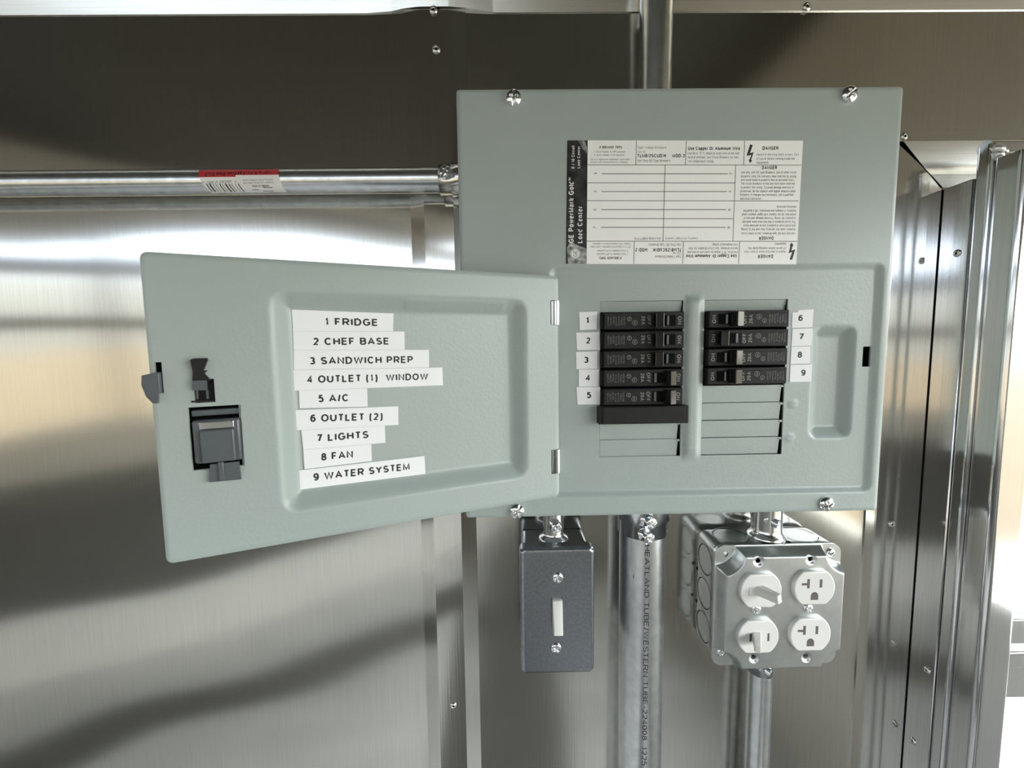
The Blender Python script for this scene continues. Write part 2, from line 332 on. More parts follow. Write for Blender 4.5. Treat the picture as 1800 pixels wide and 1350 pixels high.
def lin(a, b, st, extra=()):
    n = max(2, int(round((b-a)/st))+1); ex = sorted({round(float(e), 4) for e in extra if a < e < b} | {round(a, 4), round(b, 4)})
    ex = [e for i, e in enumerate(ex) if i == 0 or e-ex[i-1] > .02 or e == ex[-1]]
    return sorted(ex + [q for q in (round(float(v), 4) for v in np.linspace(a, b, n)) if min(abs(q-e) for e in ex) > st*.35])
def rclamp(a, b, a0, a1, b0, b1, r):
    ca = min(max(a, a0+r), a1-r); cb = min(max(b, b0+r), b1-r); dx, dy = a-ca, b-cb; d = math.hypot(dx, dy)
    m = max(abs(dx), abs(dy))
    if d < 1e-9 or dx == 0 or dy == 0: return a, b
    k = m/d; return ca+dx*k, cb+dy*k
def screw_head(mb, fr, a, b, c, r, dome, turn=.6, cross=True, mat=0, slot=0.0, depth=None):
    """pan head with slot and cross recess, standing on frame fr at (a,b), its seat at height c"""
    nr, na = 14, 48; dp = depth or dome*.7; hw = r*.13
    def top(x, y):
        d = math.hypot(x, y)/r; h = dome*math.sqrt(max(0, 1-.80*d*d))
        ct, st = math.cos(turn), math.sin(turn); X, Y = x*ct+y*st, -x*st+y*ct
        if abs(Y) < hw and (slot or abs(X) < r*.55): h -= dp
        elif cross and abs(X) < hw and abs(Y) < r*.55: h -= dp
        return max(h, .05)
    vs = [fr.pt(a, b, c+top(0,0))]; fs = []
    for i in range(1, nr+1):
        for j in range(na):
            t = 2*math.pi*j/na; x, y = r*i/nr*math.cos(t), r*i/nr*math.sin(t); vs.append(fr.pt(a+x, b+y, c+(top(x, y) if i < nr else dome*.35)))
    for j in range(na): fs.append((0, 1+j, 1+(j+1)%na))
    for i in range(nr-1):
        for j in range(na): fs.append((1+i*na+j, 1+(i+1)*na+j, 1+(i+1)*na+(j+1)%na, 1+i*na+(j+1)%na))
    mb.add(vs, fs, mat, True)
    base = [fr.pt(a+r*math.cos(2*math.pi*j/na), b+r*math.sin(2*math.pi*j/na), c) for j in range(na)]
    mb.add(vs[-na:]+base, [(j, na+j, na+(j+1)%na, (j+1)%na) for j in range(na)], mat, True)
def rivet(parent, fr, px, r=3.2, c=0.0):
    a, b = fr.px(*px, c); mb = MB()
    O = fr.pt(a, b, c)
    mb.revolve(O, fr.n, [(r,0),(r,.35),(r*.86,.95),(r*.55,1.45),(r*.36,1.5),(r*.34,.5)], 28, 0, True, True, False)
    mb.revolve(O, fr.n, [(r*.345,.5),(r*.15,.45)], 20, 1, False, False, True)
    return obj('rivet', mb, ['rivet','void'], parent)
# ================================================================ THE SETTING
LX0, RX1 = -4690.0, 1000.0
CEIL, FLOOR = -163+960.0, -Z0
# back wall sheet, opening to the right of the post
def wallrect(mb, fr, a0, a1, b0, b1, holes, th, mat=0):
    A = sorted({a0, a1, *[h[0] for h in holes], *[h[1] for h in holes]}); B = sorted({b0, b1, *[h[2] for h in holes], *[h[3] for h in holes]})
    inh = lambda a, b: any(h[0] < a < h[1] and h[2] < b < h[3] for h in holes)
    mb.sheet(A, B, lambda a, b: fr.pt(a, b, 0), inh, mat, False)
    mb.sheet(A, B[::-1], lambda a, b: fr.pt(a, b, -th), inh, mat, False)
    for h in list(holes)+[(a0,a1,b0,b1)]:
        c = [(h[0],h[2]),(h[1],h[2]),(h[1],h[3]),(h[0],h[3])]
        for i in range(4):
            p, q = c[i], c[(i+1)%4]; mb.add([fr.pt(*p,0), fr.pt(*q,0), fr.pt(*q,-th), fr.pt(*p,-th)], [(0,1,2,3)], mat)
mb = MB(); wallrect(mb, FW, LX0, RX1, FLOOR, CEIL, [(425, 920, -1000, -50)], 40)
wall_back = struct(obj('wall_back', mb, 'wall', uv=True), 'brushed stainless steel wall behind the electrical panel', 'wall')
# slanted nose wall opposite, with a tall serving opening
LWo = Fr((LX0, 79, 0), (4690+30, -3329, 0), (0,0,1))
LL = math.hypot(4720, 3329)+700
def xa(X): return (X-LX0)*math.hypot(4720,3329)/4720
nose = Fr(LWo.O, LWo.u, (0,0,1))
mb = MB()
H0 = -163.0
wallrect(mb, nose, 0, LL, FLOOR, CEIL, [(xa(-4200), xa(-1950), H0-430, H0+545), (xa(-1950), xa(-250), H0-430, H0+860)], 50)
wall_left = struct(obj('wall_left', mb, 'cabin'))
# the serving opening's own bars
mb = MB()
mb.box(xa(-4200), xa(-250), H0+325, H0+415, -45, -5, 0, 0, fr=nose)
mb.box(xa(-4200), xa(-250), H0+30, H0+100, -45, -5, 0, 0, fr=nose)
mb.box(xa(-1950), xa(-250), H0+650, H0+745, -45, -5, 1, 0, fr=nose)
mb.box(xa(-1985), xa(-1935), H0-430, H0+860, -48, -2, 0, 0, fr=nose)
struct(obj('window_2', mb, ['dark','cabin']))
# unseen counter added below the opening, banded for the steel to reflect
mb = MB(); mb.box(xa(-3900), xa(-200), H0-650, H0-590, -370, -52, 0, 4, fr=nose); mb.box(xa(-3880), xa(-250), H0-1120, H0-650, -300, -52, 0, 0, fr=nose)
mb.box(xa(-3880), xa(-250), FLOOR+2, H0-1120, -240, -52, 1, 0, fr=nose)
o = obj('added_counter', mb, ['dark','pale']); tag(o, 'added unseen dark counter under the wide serving opening across the cabin', 'counter')
mb = MB(); mb.box(xa(-3600), xa(200), FLOOR+.5, FLOOR+12, -930, -690, 0, 3, fr=nose); struct(obj('added_floor_mat', mb, 'dark'))  # unseen dark mat, added for a dark band in the steel's reflection
NE = nose.pt(LL, 0)
mb = MB(); wallrect(mb, Fr((NE[0],NE[1],0), (1,0,0), (0,0,1)), 0, RX1-NE[0], FLOOR, CEIL, [], 40, 0); struct(obj('wall_front', mb, 'cabin'))
WR = Fr((RX1, NE[1], 0), (0,1,0), (0,0,1)); WR = Fr((RX1, 79, 0), (0,-1,0), (0,0,1))
mb = MB(); wallrect(mb, WR, 0, 79-NE[1], FLOOR, CEIL, [(130, 2700, H0-520, H0+260)], 40, 0); struct(obj('wall_right', mb, 'cabin'))
mb = MB(); mb.box(LX0-60, RX1+60, NE[1]-60, 140, FLOOR-40, FLOOR, 0); mb.box(LX0, -250, -3000, 70, FLOOR, FLOOR+.4, 1); mb.box(-250, 230, -3000, 70, FLOOR, FLOOR+.4, 2); struct(obj('floor', mb, ['floormid','floor','dark']))  # floor tone painted in zones: pale lit patch, dark for the viewer's shadow
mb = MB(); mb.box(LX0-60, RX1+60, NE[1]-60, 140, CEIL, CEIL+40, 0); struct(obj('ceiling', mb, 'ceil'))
mb = MB(); mb.box(-40000, 60000, -60000, -300-3400, FLOOR-640, FLOOR-600, 0); mb.box(-40000, LX0-80, -3700, 60000, FLOOR-640, FLOOR-600, 0); struct(obj('ground', mb, 'dirt'))
mb = MB(); mb.box(LX0-80, 60000, 200, 60000, FLOOR-640, FLOOR-600, 0); mb.box(RX1+70, 60000, -3700, 200, FLOOR-640, FLOOR-600, 0); struct(obj('pavement', mb, 'concrete'))
# --- vertical batten covering the sheet joint (shallow hat section)
batten = MB(); P = [(-47.6,0),(-47.6,1.1),(-36,3.8),(-12,3.8),(.8,1.1),(.8,0)]
FB = Fr((0,79,0), (1,0,0), (0,-1,0))            # a = x, b = away from wall, c = -z... prism along z
zt, zb = 101.0, FLOOR
vs2 = [(x, 79-h, zt) for x, h in P] + [(x, 79-h, zb) for x, h in P]; n = len(P)
batten.add(vs2, [(i, i+n, i+1+n, i+1) for i in range(n-1)], 0)
trim1 = struct(obj('trim_1', batten, 'trimv', uv=True), 'upright batten strip left of the panel', 'trim')
rivet(trim1, FW, (767,87), 3.3, 3.8); rivet(trim1, FW, (797,1240), 3.0, 3.8)
# --- level trim along the top with a folded cove above it
def zt_(x):                                      # lower edge rides up over the batten
    k = math.exp(-((x+23)/34.0)**4); return 100.2 + 1.2*(x+1000)/1000*.55 + 3.0*k
mb = MB(); xs = lin(-1200, 985, 20, [-47.6,-36,-23,-12,.8])
def cove(x, b):
    k = math.exp(-((x+23)/30.0)**4)
    prof = [(0,0),(0,1.0),(13.2,4.5),(17,6.5),(24,13.0),(60,48.0)]
    z, h = prof[int(b)]
    return (x, 79-h-2.4*k*(1 if 0 < b < 3 else 0), zt_(x)+z)
mb.sheet(xs, [0,1,2,3,4,5], cove, None, 0, False)
trim2 = struct(obj('trim_2', mb, 'trimh', uv=True), 'long level trim strip along the top of the wall', 'trim')
rivet(trim2, FW, (762,18), 3.3, 4.2); rivet(trim2, FW, (1418,12), 3.3, 1.6)
# --- mitred flat frame round the window opening
xa0, xa1 = 346.5, 393.8; zf0 = 9.0; zf1 = -38.5
prof = [(0,0),(0,1.2),(9.3,1.6),(9.9,4.9),(35.5,2.1),(46.6,2.1),(46.6,-.5)]
mb = MB(); n = len(prof)
prof = [(0,0),(0,1.2),(9.3,1.6),(36,2.2),(46.2,2.1),(46.2,-.5)]; n = len(prof)
up = [(xa0+d, 79-h, zf0-d) for d, h in prof]; dn = [(xa0+d, 79-h, FLOOR) for d, h in prof]
mb.add(up+dn, [(i, i+n, i+1+n, i+1) for i in range(n-1)], 0)
trim3 = struct(obj('trim_3', mb, 'trimv', uv=True), 'upright mitred frame strip right of the panel', 'trim')
rivet(trim3, FW, (1567,921), 3.0, 2.0)
prof = [(0,0),(0,1.2),(9.3,1.6),(9.9,4.0),(35.5,2.0),(46.2,2.1),(46.2,-.5)]; n = len(prof); up = [(xa0+d, 79-h, zf0-d) for d, h in prof]
mb = MB(); rt = [(985, 79-h, zf0-d) for d, h in prof]; mb.add(up+rt, [(i, i+1, i+1+n, i+n) for i in range(n-1)], 0)
trim4 = struct(obj('trim_4', mb, 'trimh', uv=True), 'level mitred header strip over the window opening', 'trim')
rivet(trim4, FW, (1589,240), 3.0, 1.6)
mb = MB(); mb.box(xa1-.85, xa1-.1, 77.0, 78.9, FLOOR, zf1, 0)
mb.add([(xa0, 77.6, zf0+.4), (xa0+46.4, 76.4, zf0-46.0), (xa0+46.4, 76.4, zf0-47.2), (xa0, 77.6, zf0-.8)], [(0,1,2,3)], 0)
obj('seam', mb, 'void', trim3)['label'] = 'dark joint line'
# --- jamb: riveted side face that comes forward of the wall
XJ = 393.8
mb = MB(); mb.box(XJ, XJ+24, 53.2, 78.6, FLOOR, -38.6, 0, .8)
jamb = struct(obj('trim_5', mb, 'alu', uv=True), 'riveted side jamb between frame strip and post', 'trim')
FJ = Fr((XJ,79,0), (0,-1,0), (0,0,1))            # looks to -x
rivet(jamb, FJ, (1683,445), 3.0, 0.0); rivet(jamb, FJ, (1630,1178), 3.0, 0.0); rivet(jamb, FJ, (1605,1302), 3.0, 0.0)
# --- welded post
post = thing('window_post', 'welded aluminium post of two upright tubes at the right edge', 'post', (XJ+10, 36, FLOOR))
def rtube(mb, x0, x1, y0, y1, z0, z1, r, mat=0, seg=6):
    pts = []
    for cx_, cy__, a0 in ((x1-r,y1-r,0),(x0+r,y1-r,90),(x0+r,y0+r,180),(x1-r,y0+r,270)):
        for k in range(seg+1):
            t = math.radians(a0+90*k/seg); pts.append((cx_+r*math.cos(t), cy__+r*math.sin(t)))
    n = len(pts); vs = [(x, y, z0) for x, y in pts] + [(x, y, z1) for x, y in pts]
    k0 = len(mb.s); mb.add(vs, [(i, (i+1)%n, (i+1)%n+n, i+n) for i in range(n)], mat, True)
    for i in range(n):
        if math.dist(pts[i], pts[(i+1)%n]) > 2.5: mb.s[k0+i] = False      # flat sides, rounded corners
    mb.add(vs[n:], [tuple(range(n))], mat); mb.add(vs[:n], [tuple(range(n))[::-1]], mat)
mb = MB(); rtube(mb, XJ+.6, XJ+26, 20.3, 41.2, FLOOR, -30, 4.2); obj('front_tube', mb, 'alu', post, uv=True)
mb = MB(); rtube(mb, XJ, XJ+30, 41.3, 53.0, FLOOR, -17, 3.0); mb.revolve((XJ+9, 47.3, -18.5), (1,0,0), [(5.6,-8.6),(5.6,20)], 24, 0); obj('rear_bar', mb, 'alu', post, uv=True)
mb = MB(); rtube(mb, XJ+30, XJ+590, 42, 53.0, -40, -15, 1.2); obj('top_rail', mb, 'alu', post, uv=True)
mb = MB()
for (dx, y, z, r) in ((4.5, 42.0, -21.5, 5.0), (3.4, 40.4, -26.0, 4.2), (10.5, 43.5, -22.5, 3.6), (15.5, 43.0, -24.0, 2.8), (20.5, 43.0, -25.0, 2.4)):
    mb.revolve((XJ+dx, y, z), (.15,-.5,.85), [(r*.08,-r*.75),(r*.62,-r*.55),(r*.95,-r*.12),(r*.97,r*.12),(r*.7,r*.5),(r*.08,r*.66)], 20, 0)
obj('weld_bead', mb, 'weld', post)['label'] = 'pale blob of weld metal'
# --- window beyond the post
FWn = fy(112)
def zpx(y, x=1785, Y=112): return fy(Y).px(x, y)[1]
z1, z2, z3, z4 = zpx(1075), zpx(1118), zpx(1160), zpx(1215)
mb = MB()
mb.box(425, 920, 100, 119, z2, z1, 0, 1.5); mb.box(425, 920, 96, 119, z3+4, z2-5, 0, 1.5)
mb.box(425, 920, 104, 119, z4, z3, 0, 1); mb.box(425, 452, 104, 119, -1000, z4, 0, 1)
mb.box(892, 920, 104, 119, -1000, -50, 0, 1); mb.box(425, 920, 104, 119, -1000, -968, 0, 1); mb.box(425, 920, 104, 119, -78, -50, 0, 1)
win1 = struct(obj('window_1', mb, 'alu', uv=True), 'bright window with aluminium bars behind the post', 'window')
mb = MB(); mb.box(452, 892, 109, 112, -968, z4, 0); mb.box(425, 892, 109, 112, z1, -78, 0); o = obj('window_pane', mb, 'glass', win1)
# ================================================================ ELECTRICAL PANEL
PW, PH = 288.0, 281.5
panel = thing('electrical_panel', 'grey breaker panel with its door swung open, mounted on the steel wall', 'electrical panel', (144, 40, -PH))
mb = MB(); bx = (2.5, PW-2.5, 3.0, 78.8, -PH+2.5, -2.5)
def inner_box(mb, x0,x1,y0,y1,z0,z1,t):
    mb.box(x0,x0+t,y0,y1,z0,z1); mb.box(x1-t,x1,y0,y1,z0,z1); mb.box(x0,x1,y0,y1,z0,z0+t); mb.box(x0,x1,y0,y1,z1-t,z1); mb.box(x0,x1,y1-t,y1,z0,z1)
inner_box(mb, *bx, 1.5); obj('enclosure', mb, 'paint', panel)
WL = (93.0, 149.2, -240.7, -134.1); WRr = (163.6, 220.2, -240.7, -134.1)
PK = (237.4, 269.1, -231.0, -151.4); SL = (273.3, 278.6, -180.6, -166.8)
def cov_d(x, z):
    d = 0.0
    s = rr(x, z, 58.2, 283.0, -268.8, -110.8, 6); d -= 2.6*ss(-s, 0, 4.5)
    s = rr(x, z, *PK, 7.5); d -= 6.0*ss(-s, 0, 9.0)
    rg = math.exp(-((x-156.4)/5.2)**4)*ss(z, -245, -236)*(1-ss(z, -136, -130)); d += 2.6*rg
    for (hx, hz) in ((226.5, -205.5), (225.5, -229)):
        q = math.hypot(x-hx, z-hz); d += .7*math.exp(-((q-1.7)/.9)**2)
    return d
cxs = lin(0, PW, 1.5, [WL[0], WL[1], WRr[0], WRr[1], SL[0], SL[1]] + list(np.arange(236, 271, .75)) + list(np.arange(58, 64, .8)) + list(np.arange(149.2, 163.6, .8)))
czs = lin(-PH, 0, 1.5, [WL[2], WL[3], SL[2], SL[3]] + list(np.arange(-232, -150, .9)) + list(np.arange(-116, -110, .8)) + list(np.arange(-270, -263, .8)))
def chole(x, z):
    return any(h[0] < x < h[1] and h[2] < z < h[3] for h in (WL, WRr, SL))
mb = MB(); RC = 2.0
def cP(x, z):
    x2, z2_ = rclamp(x, z, 0, PW, -PH, 0, RC); e = min(x, PW-x, z+PH, -z); return (x2, -cov_d(x, z) + (.9 if e <= 0 else 0), z2_)
mb.sheet(cxs, czs, cP, chole, 0, True)
mb.rim(cxs, czs, cP, lambda x, z: (rclamp(x, z, 0, PW, -PH, 0, RC)[0], 11.0, rclamp(x, z, 0, PW, -PH, 0, RC)[1]))
for h in (WL, WRr, SL):
    y = 2.6
    mb.add([(h[0],y,h[2]),(h[1],y,h[2]),(h[1],y,h[3]),(h[0],y,h[3]),(h[0],y+1.2,h[2]),(h[1],y+1.2,h[2]),(h[1],y+1.2,h[3]),(h[0],y+1.2,h[3])], [(0,1,5,4),(1,2,6,5),(2,3,7,6),(3,0,4,7)], 0)
cover = obj('cover', mb, 'paint', panel)
mb = MB(); mb.box(SL[0]-6, SL[1]+6, 9, 10, SL[2]-6, SL[3]+6); obj('latch_recess', mb, 'void', panel)
for (x, y), t in (((903,170), 1.5), ((1496,164), .7), ((1455,887), .35), ((909,900), 1.05)):
    a, b = FC.px(x, y, 2); mb = MB(); screw_head(mb, FC, a, b, .1, 5.1, 3.4, t, True, 0, 1.0, 1.3); obj('cover_screw', mb, 'zinc', panel)['label'] = 'shiny zinc cover screw'
# knock-out plates left in place
for (x0, x1, zs) in ((WL[0], WL[1], [-217.0, -228.9]), (WRr[0], WRr[1], [-192.2, -204.3, -216.5, -228.6])):
    for k, z in enumerate(zs):
        mb = MB(); zb_ = z-11.7
        q = [(x0+.3, 2.7, z), (x1-1.5, 3.4, z), (x1-2.2, 3.9, zb_), (x0+.3, 3.4, zb_)]
        mb.add(q+[(a, y+1.1, c) for a, y, c in q], [(0,3,2,1),(4,5,6,7),(0,1,5,4),(1,2,6,5),(2,3,7,6),(3,0,4,7)])
        mb.box(x1-2.2, x1-.1, 3.0, 4.2, z-1.6, z-.2)
        obj('knockout_plate', mb, 'paint', panel)
for (x0, x1) in ((WL[0], WL[1]), (WRr[0], WRr[1])):
    mb = MB(); q = [(x0+.3, 3.4, -134.3), (x1-.6, 3.4, -134.3), (x1-.6, 5.2, -141.2), (x0+.3, 5.2, -141.2)]
    mb.add(q+[(a, y+1.1, c) for a, y, c in q], [(0,3,2,1),(4,5,6,7),(0,1,5,4),(1,2,6,5),(2,3,7,6),(3,0,4,7)]); obj('top_lip', mb, 'paint', panel)
# ---- directory label
mb = MB(); FL = FC
patch(mb, FL, [(994.6,464), (1399.5,464.7), (1411.5,247.4), (997,246.7)], 0, -.0, .10)
patch(mb, FL, [(994.6,463.9), (1031,463.9), (1033,246.8), (997,246.8)], 3, .10, .12)
patch(mb, FL, [(998.5,463.5), (1030.5,463.5), (1031,437), (1017,432), (1003,424), (996.5,436)], 4, .12, .13)
patch(mb, FL, [(1016,247), (1027,247), (1032.5,262), (1032.5,270), (1024,262)], 4, .12, .13)
LC = .16
for y, xl, xr in ((290,1033,1408),(321.4,1032.8,1291.5),(353,1032.3,1404),(384.3,1032,1288.5),(424,1031.5,1401)): strip(mb, FL, (xl,y), (xr,y+.3), .35, 1, LC)
for y, xl, xr in ((305.6,1058,1279),(337,1057,1277.5),(368.6,1056.5,1276),(399.8,1056,1275)): strip(mb, FL, (xl,y), (xr,y), .38, 1, LC)
for (x0,y0,x1,y1) in ((1118.5,247.5,1117.5,290),(1169,290,1165.3,424),(1206.3,247.5,1204.5,290),(1308.7,247.5,1307,290),(1293,290,1288,424),(1114.8,424,1114,464),(1201.2,424,1200,464),(1300,424,1298,464)):
    strip(mb, FL, (x0,y0), (x1,y1), .35, 1, LC)
T = lambda s, L, R, cap, mat=2, bold=False: text(mb, FL, s, L, R, cap, mat, LC, bold)
T('IF BREAKER TRIPS:', (1053.5,261.3), (1094,261.3), 4.4, 1, True)
T('1. Move Handle to OFF position', (1044,268.5), (1099,268.5), 3.3); T('2. Move Handle to ON position', (1044,274.2), (1097,274.2), 3.3)
T('GE is a registered trademark used under', (1038,281.6), (1107,281.6), 3); T('license from General Electric company.', (1038,286.4), (1103.5,286.4), 3)
T('Type 1 Indoor Enclosure', (1120.5,261.6), (1171,261.6), 4.4); T('Cat. No.', (1120.5,269), (1135,269), 4.2)
T('TLM812SCUD1K', (1120.5,277), (1171,277), 6.2, 1, True); T('MOD 2', (1181.5,277), (1203.5,277), 6.2, 1, True)
T('Use Only GE Type Breakers', (1120.5,284.8), (1178,284.8), 4.5, 1)
T('Use Copper Or Aluminum Wire', (1209,264), (1300.5,264), 6, 1, True)
CU = ['Use 60 or 75 \u00b0C ampacity-sized wire on line and', 'neutral terminals. See Circuit Breakers for their', 'wire temperature ratings.']
for s, y, r in zip(CU, (271.6,278.6,285.6), (1298.5,1298,1255)): T(s, (1209,y), (r,y), 4.2, 1)
T('DANGER', (1340,263.6), (1368,263.6), 6.2, 1, True)
HZ = ['Hazard of electrical shock or burn. Turn', 'off power before working inside this', 'equipment']
for s, y, r in zip(HZ, (273.7,281,287.8), (1403.5,1396.5,1350)): T(s, (1329.5,y), (r,y), 4, 1)
DG = ['Use only with GE type Breakers. Use of other circuit', 'breakers voids the warranty, may void the UL listing', 'and could result in property loss or personal injury.',
      'The circuit breakers in this box have been selected', 'to protect the wiring. To avoid damage and loss of', 'protection, do not replace with higher ampere-rated', 'breakers. If changes are necessary, call a qualified', 'electrical contractor.']
T('DANGER', (1339,297.8), (1365.5,297.8), 6.2, 1, True)
for s, y, l, r in zip(DG, (305,311.9,318.3,324.8,331.5,338,344.4,351.3), (608,606,606,605,603,600,600,598), (1130,1130,1113,1115,1105,1120,1100,800)): T(s, (1190+l/5.4,y), (1190+r/5.4,y), 4.1, 1)
for s, y, r in zip(DG[::-1], (712,750,785,820,855,890,926,965), (938,632,617,632,622,625,610,612)): T(s, (1399.5-(y-712)*.008,230+y/5.4), (1190+r/5.4,230+y/5.4), 4.1, 1)
T('DANGER', (1359.4,415.7), (1334,415.7), 6.2, 1, True); T('DANGER', (1358.7,447.6), (1332,447.6), 6.2, 1, True)
for s, y, e in zip(HZ, (440.8,434.6,427.2), (1308.5,1315,1362)): T(s, (1381.5,y), (e,y), 4, 1)
T('Use Copper Or Aluminum Wire', (1295,447.2), (1206,447.2), 6, 1, True)
for s, y, e in zip(CU, (441.4,434.7,428.2), (1209,1210,1251)): T(s, (1296.7,y), (e,y), 4.2, 1)
T('Type 1 Indoor Enclosure', (1197,449.2), (1151.5,449.2), 4.4); T('Cat. No.', (1197,443.2), (1182,443.2), 4.2); T('TLM812SCUD1K', (1197,436.2), (1147.5,436.2), 6.2, 1, True)
T('MOD 2', (1138,436.2), (1117,436.2), 6.2, 1, True); T('Use Only GE Type Breakers', (1196.5,428.3), (1140,428.3), 4.5, 1)
T('IF BREAKER TRIPS:', (1092.5,451.2), (1052.5,451.2), 4.4, 1, True); T('1. Move Handle to OFF position', (1104,445.2), (1049,445.2), 3.3); T('2. Move Handle to ON position', (1104,439.4), (1050,439.4), 3.3)
T('GE is a registered trademark used under', (1108.5,432.6), (1037.5,432.6), 3); T('license from General Electric company.', (1108.5,427.4), (1041,427.4), 3)
T('Country of Origin: Mexico', (1226.5,417.6), (1169.5,417.6), 3.8); T('BAL4202@ 160BE717P1B', (1161,417.6), (1115,417.6), 3.8)
for d, x, y in (('1',1049,305.6),('3',1048.5,337),('5',1048,368.6),('7',1047.5,400),('2',1286,305.6),('4',1285,337),('6',1284,368.6),('8',1283,400)): T(d, (x,y+1.9), (x,y-1.9), 4.6, 1)
T('GE PowerMark Gold\u2122', (1008.4,427), (1008.7,312), 9.3, 5, True); T('Load Center', (1023.7,427.5), (1024,363), 9, 5, True)
T('8 / 16 Circuit', (1009.8,296.5), (1010,256.5), 5.4, 5, True); T('Load Center', (1019.6,296), (1019.8,257.5), 5.2, 5, True)
a, b = FL.px(1011.2, 446); rad = 3.2; cir = [(a+rad*math.cos(t*math.pi/18), b+rad*math.sin(t*math.pi/18)) for t in range(36)]
mb.prism(cir, FL, .13, .15, 5)
for q in range(36):                                # thin ring inside the roundel
    t0, t1 = q*math.pi/18, (q+1)*math.pi/18
    mb.add([FL.pt(a+r*math.cos(t), b+r*math.sin(t), .17) for r, t in ((2.75,t0),(2.95,t0),(2.95,t1),(2.75,t1))], [(0,1,2,3)], 2)
text(mb, FL, 'GE', (a+1.3, b-1.9), (a+1.3, b+1.9), 2.6, 2, .18, False, px=False)
def bolt(pts): mb.prism([tuple(FL.px(1190+x/5.4, 230+y/5.4)) for x, y in pts][::-1], FL, .12, .16, 1)
bolt([(693,130),(718,135),(692,213),(727,203),(702,276),(714,278),(693,308),(678,274),(688,273),(704,228),(658,240)])
bolt([(1086,1060),(1106,1090),(1096,1093),(1085,1138),(1122,1124),(1092,1224),(1068,1224),(1092,1150),(1058,1162),(1076,1093),(1066,1092)])
o = obj('directory_label', mb, ['card','ink','inkgrey','mottle','mottle2','wink'], panel); o['label'] = 'white printed circuit directory with black title strip'
# ---- door, opened, its inner face towards the viewer
DW, DH = 219.9, 149.15
HN = [(-6.3, .6, -32.2, -16.0), (-6.3, .6, -132.9, -116.1)]
TR = (-169.3, -23.1, -133.1, -15.1)
SLA = (-217.6, -215.0, -65.4, -50.8); SLC = (-206.2, -184.4, -104.2, -73.0)
CLH = [(-203.2, -194.8, -71.0, -59.5)]
def door_d(a, b):
    s = rr(a, b, *TR, 9); d = -8.0*ss(-s, -.3, 11.0)
    f = rr(a, b, -100, -37, -24.0, -18.0, 2.0); d += 1.0*ss(-f, -1.5, 1.5)      # pressed rib along the upper slope
    return d
das = lin(-DW, 0, 1.5, [-6.3, SLA[0], SLA[1], SLC[0], SLC[1], CLH[0][0], CLH[0][1]] + list(np.arange(-170.5, -156.5, .9)) + list(np.arange(-36, -22, .9)))
dbs = lin(-DH, 0, 1.5, [-32.2,-16.0,-132.9,-116.1, SLA[2], SLA[3], SLC[2], SLC[3], CLH[0][2], CLH[0][3]] + list(np.arange(-134, -121, .9)) + list(np.arange(-27, -14, .9)))
mb = MB()
def dP(a, b):
    e = min(a+DW, -a, b+DH, -b); a2, b2 = rclamp(a, b, -DW, 0, -DH, 0, 3.2); return FD.pt(a2, b2, door_d(a, b) - (.8 if e <= 1e-6 else 0))
def dhole(a, b): return any(h[0] < a < h[1] and h[2] < b < h[3] for h in HN+[SLA, SLC]+CLH)
mb.sheet(das, dbs, dP, dhole, 0, True)
def dQ(a, b): a2, b2 = rclamp(a, b, -DW, 0, -DH, 0, 3.2); return FD.pt(a2, b2, -3.2)
mb.rim(das, dbs, dP, dQ)
mb.sheet(das[::2], dbs[::-2], lambda a, b: FD.pt(*rclamp(a, b, -DW, 0, -DH, 0, 3.2), door_d(a, b)-1.6), dhole, 0, True)
door = obj('door', mb, 'paint', panel)
for h in HN:
    mb = MB(); mb.box(-8.5, 1.0, h[2]-1, h[3]+1, -5.5, -4.5, 1, fr=FD)
    O = FD.pt(-1.2, h[2]+.3, -1.6); mb.revolve(O, (0,0,1), [(2.3,0),(2.3,h[3]-h[2]-.6)], 20, 0)
    mb.box(-4.2, -1.4, h[2]+.4, h[3]-.4, -3.2, -2.2, 0, fr=FD)
    obj('hinge', mb, ['zinc','void'], door)['label'] = 'bright hinge barrel'
# latch hook at the free edge, spring clip, sliding latch
mb = MB()
poly = [(-216.0,-55.3),(-221.6,-56.6),(-222.0,-61),(-220.6,-66.5),(-218.4,-69.6),(-216.6,-69.8),(-216.0,-65)]
mb.prism([(a,b) for a,b in poly][::-1], FD, 2.0, 4.2, 0); mb.box(-217.3,-215.4,-65.2,-55.5,-6,3.8,0,.4,fr=FD)
mb.box(-219.6,-211.0,-67.5,-48.8,-5.6,-4.8,1,fr=FD)  # black sheet behind the slot, its colour stands for the shade inside
obj('latch_hook', mb, ['dgrey','void'], door)['label'] = 'grey plastic latch hook at the free edge'
def fd(*P): return [tuple(FD.px(*p)) for p in P]
z7 = lambda x, y: (230+x/4.5, 420+y/4.5)
mb = MB()
mb.prism(fd(z7(505,945),z7(613,942),z7(618,955),z7(583,1040),z7(500,1040),z7(483,957))[::-1], FD, 1.5, 3.0, 0)
mb.prism(fd(z7(497,1040),z7(610,1040),z7(585,1062),z7(635,1118),z7(493,1120))[::-1], FD, .2, 1.6, 0)
mb.prism(fd(z7(470,1124),z7(655,1118),z7(664,1288),z7(480,1293))[::-1], FD, -6.2, -5.4, 0)
mb.prism(fd(z7(480,1280),z7(664,1274),z7(664,1288),z7(480,1293))[::-1], FD, -.3, .5, 0)
mb.prism(fd(z7(495,1120),z7(605,1116),z7(612,1192),z7(500,1198))[::-1], FD, .3, 2.4, 1)
mb.prism(fd(z7(520,1198),z7(536,1198),z7(538,1265),z7(524,1267))[::-1], FD, .3, 1.2, 1); mb.prism(fd(z7(598,1195),z7(616,1195),z7(620,1262),z7(604,1264))[::-1], FD, .3, 1.2, 1)
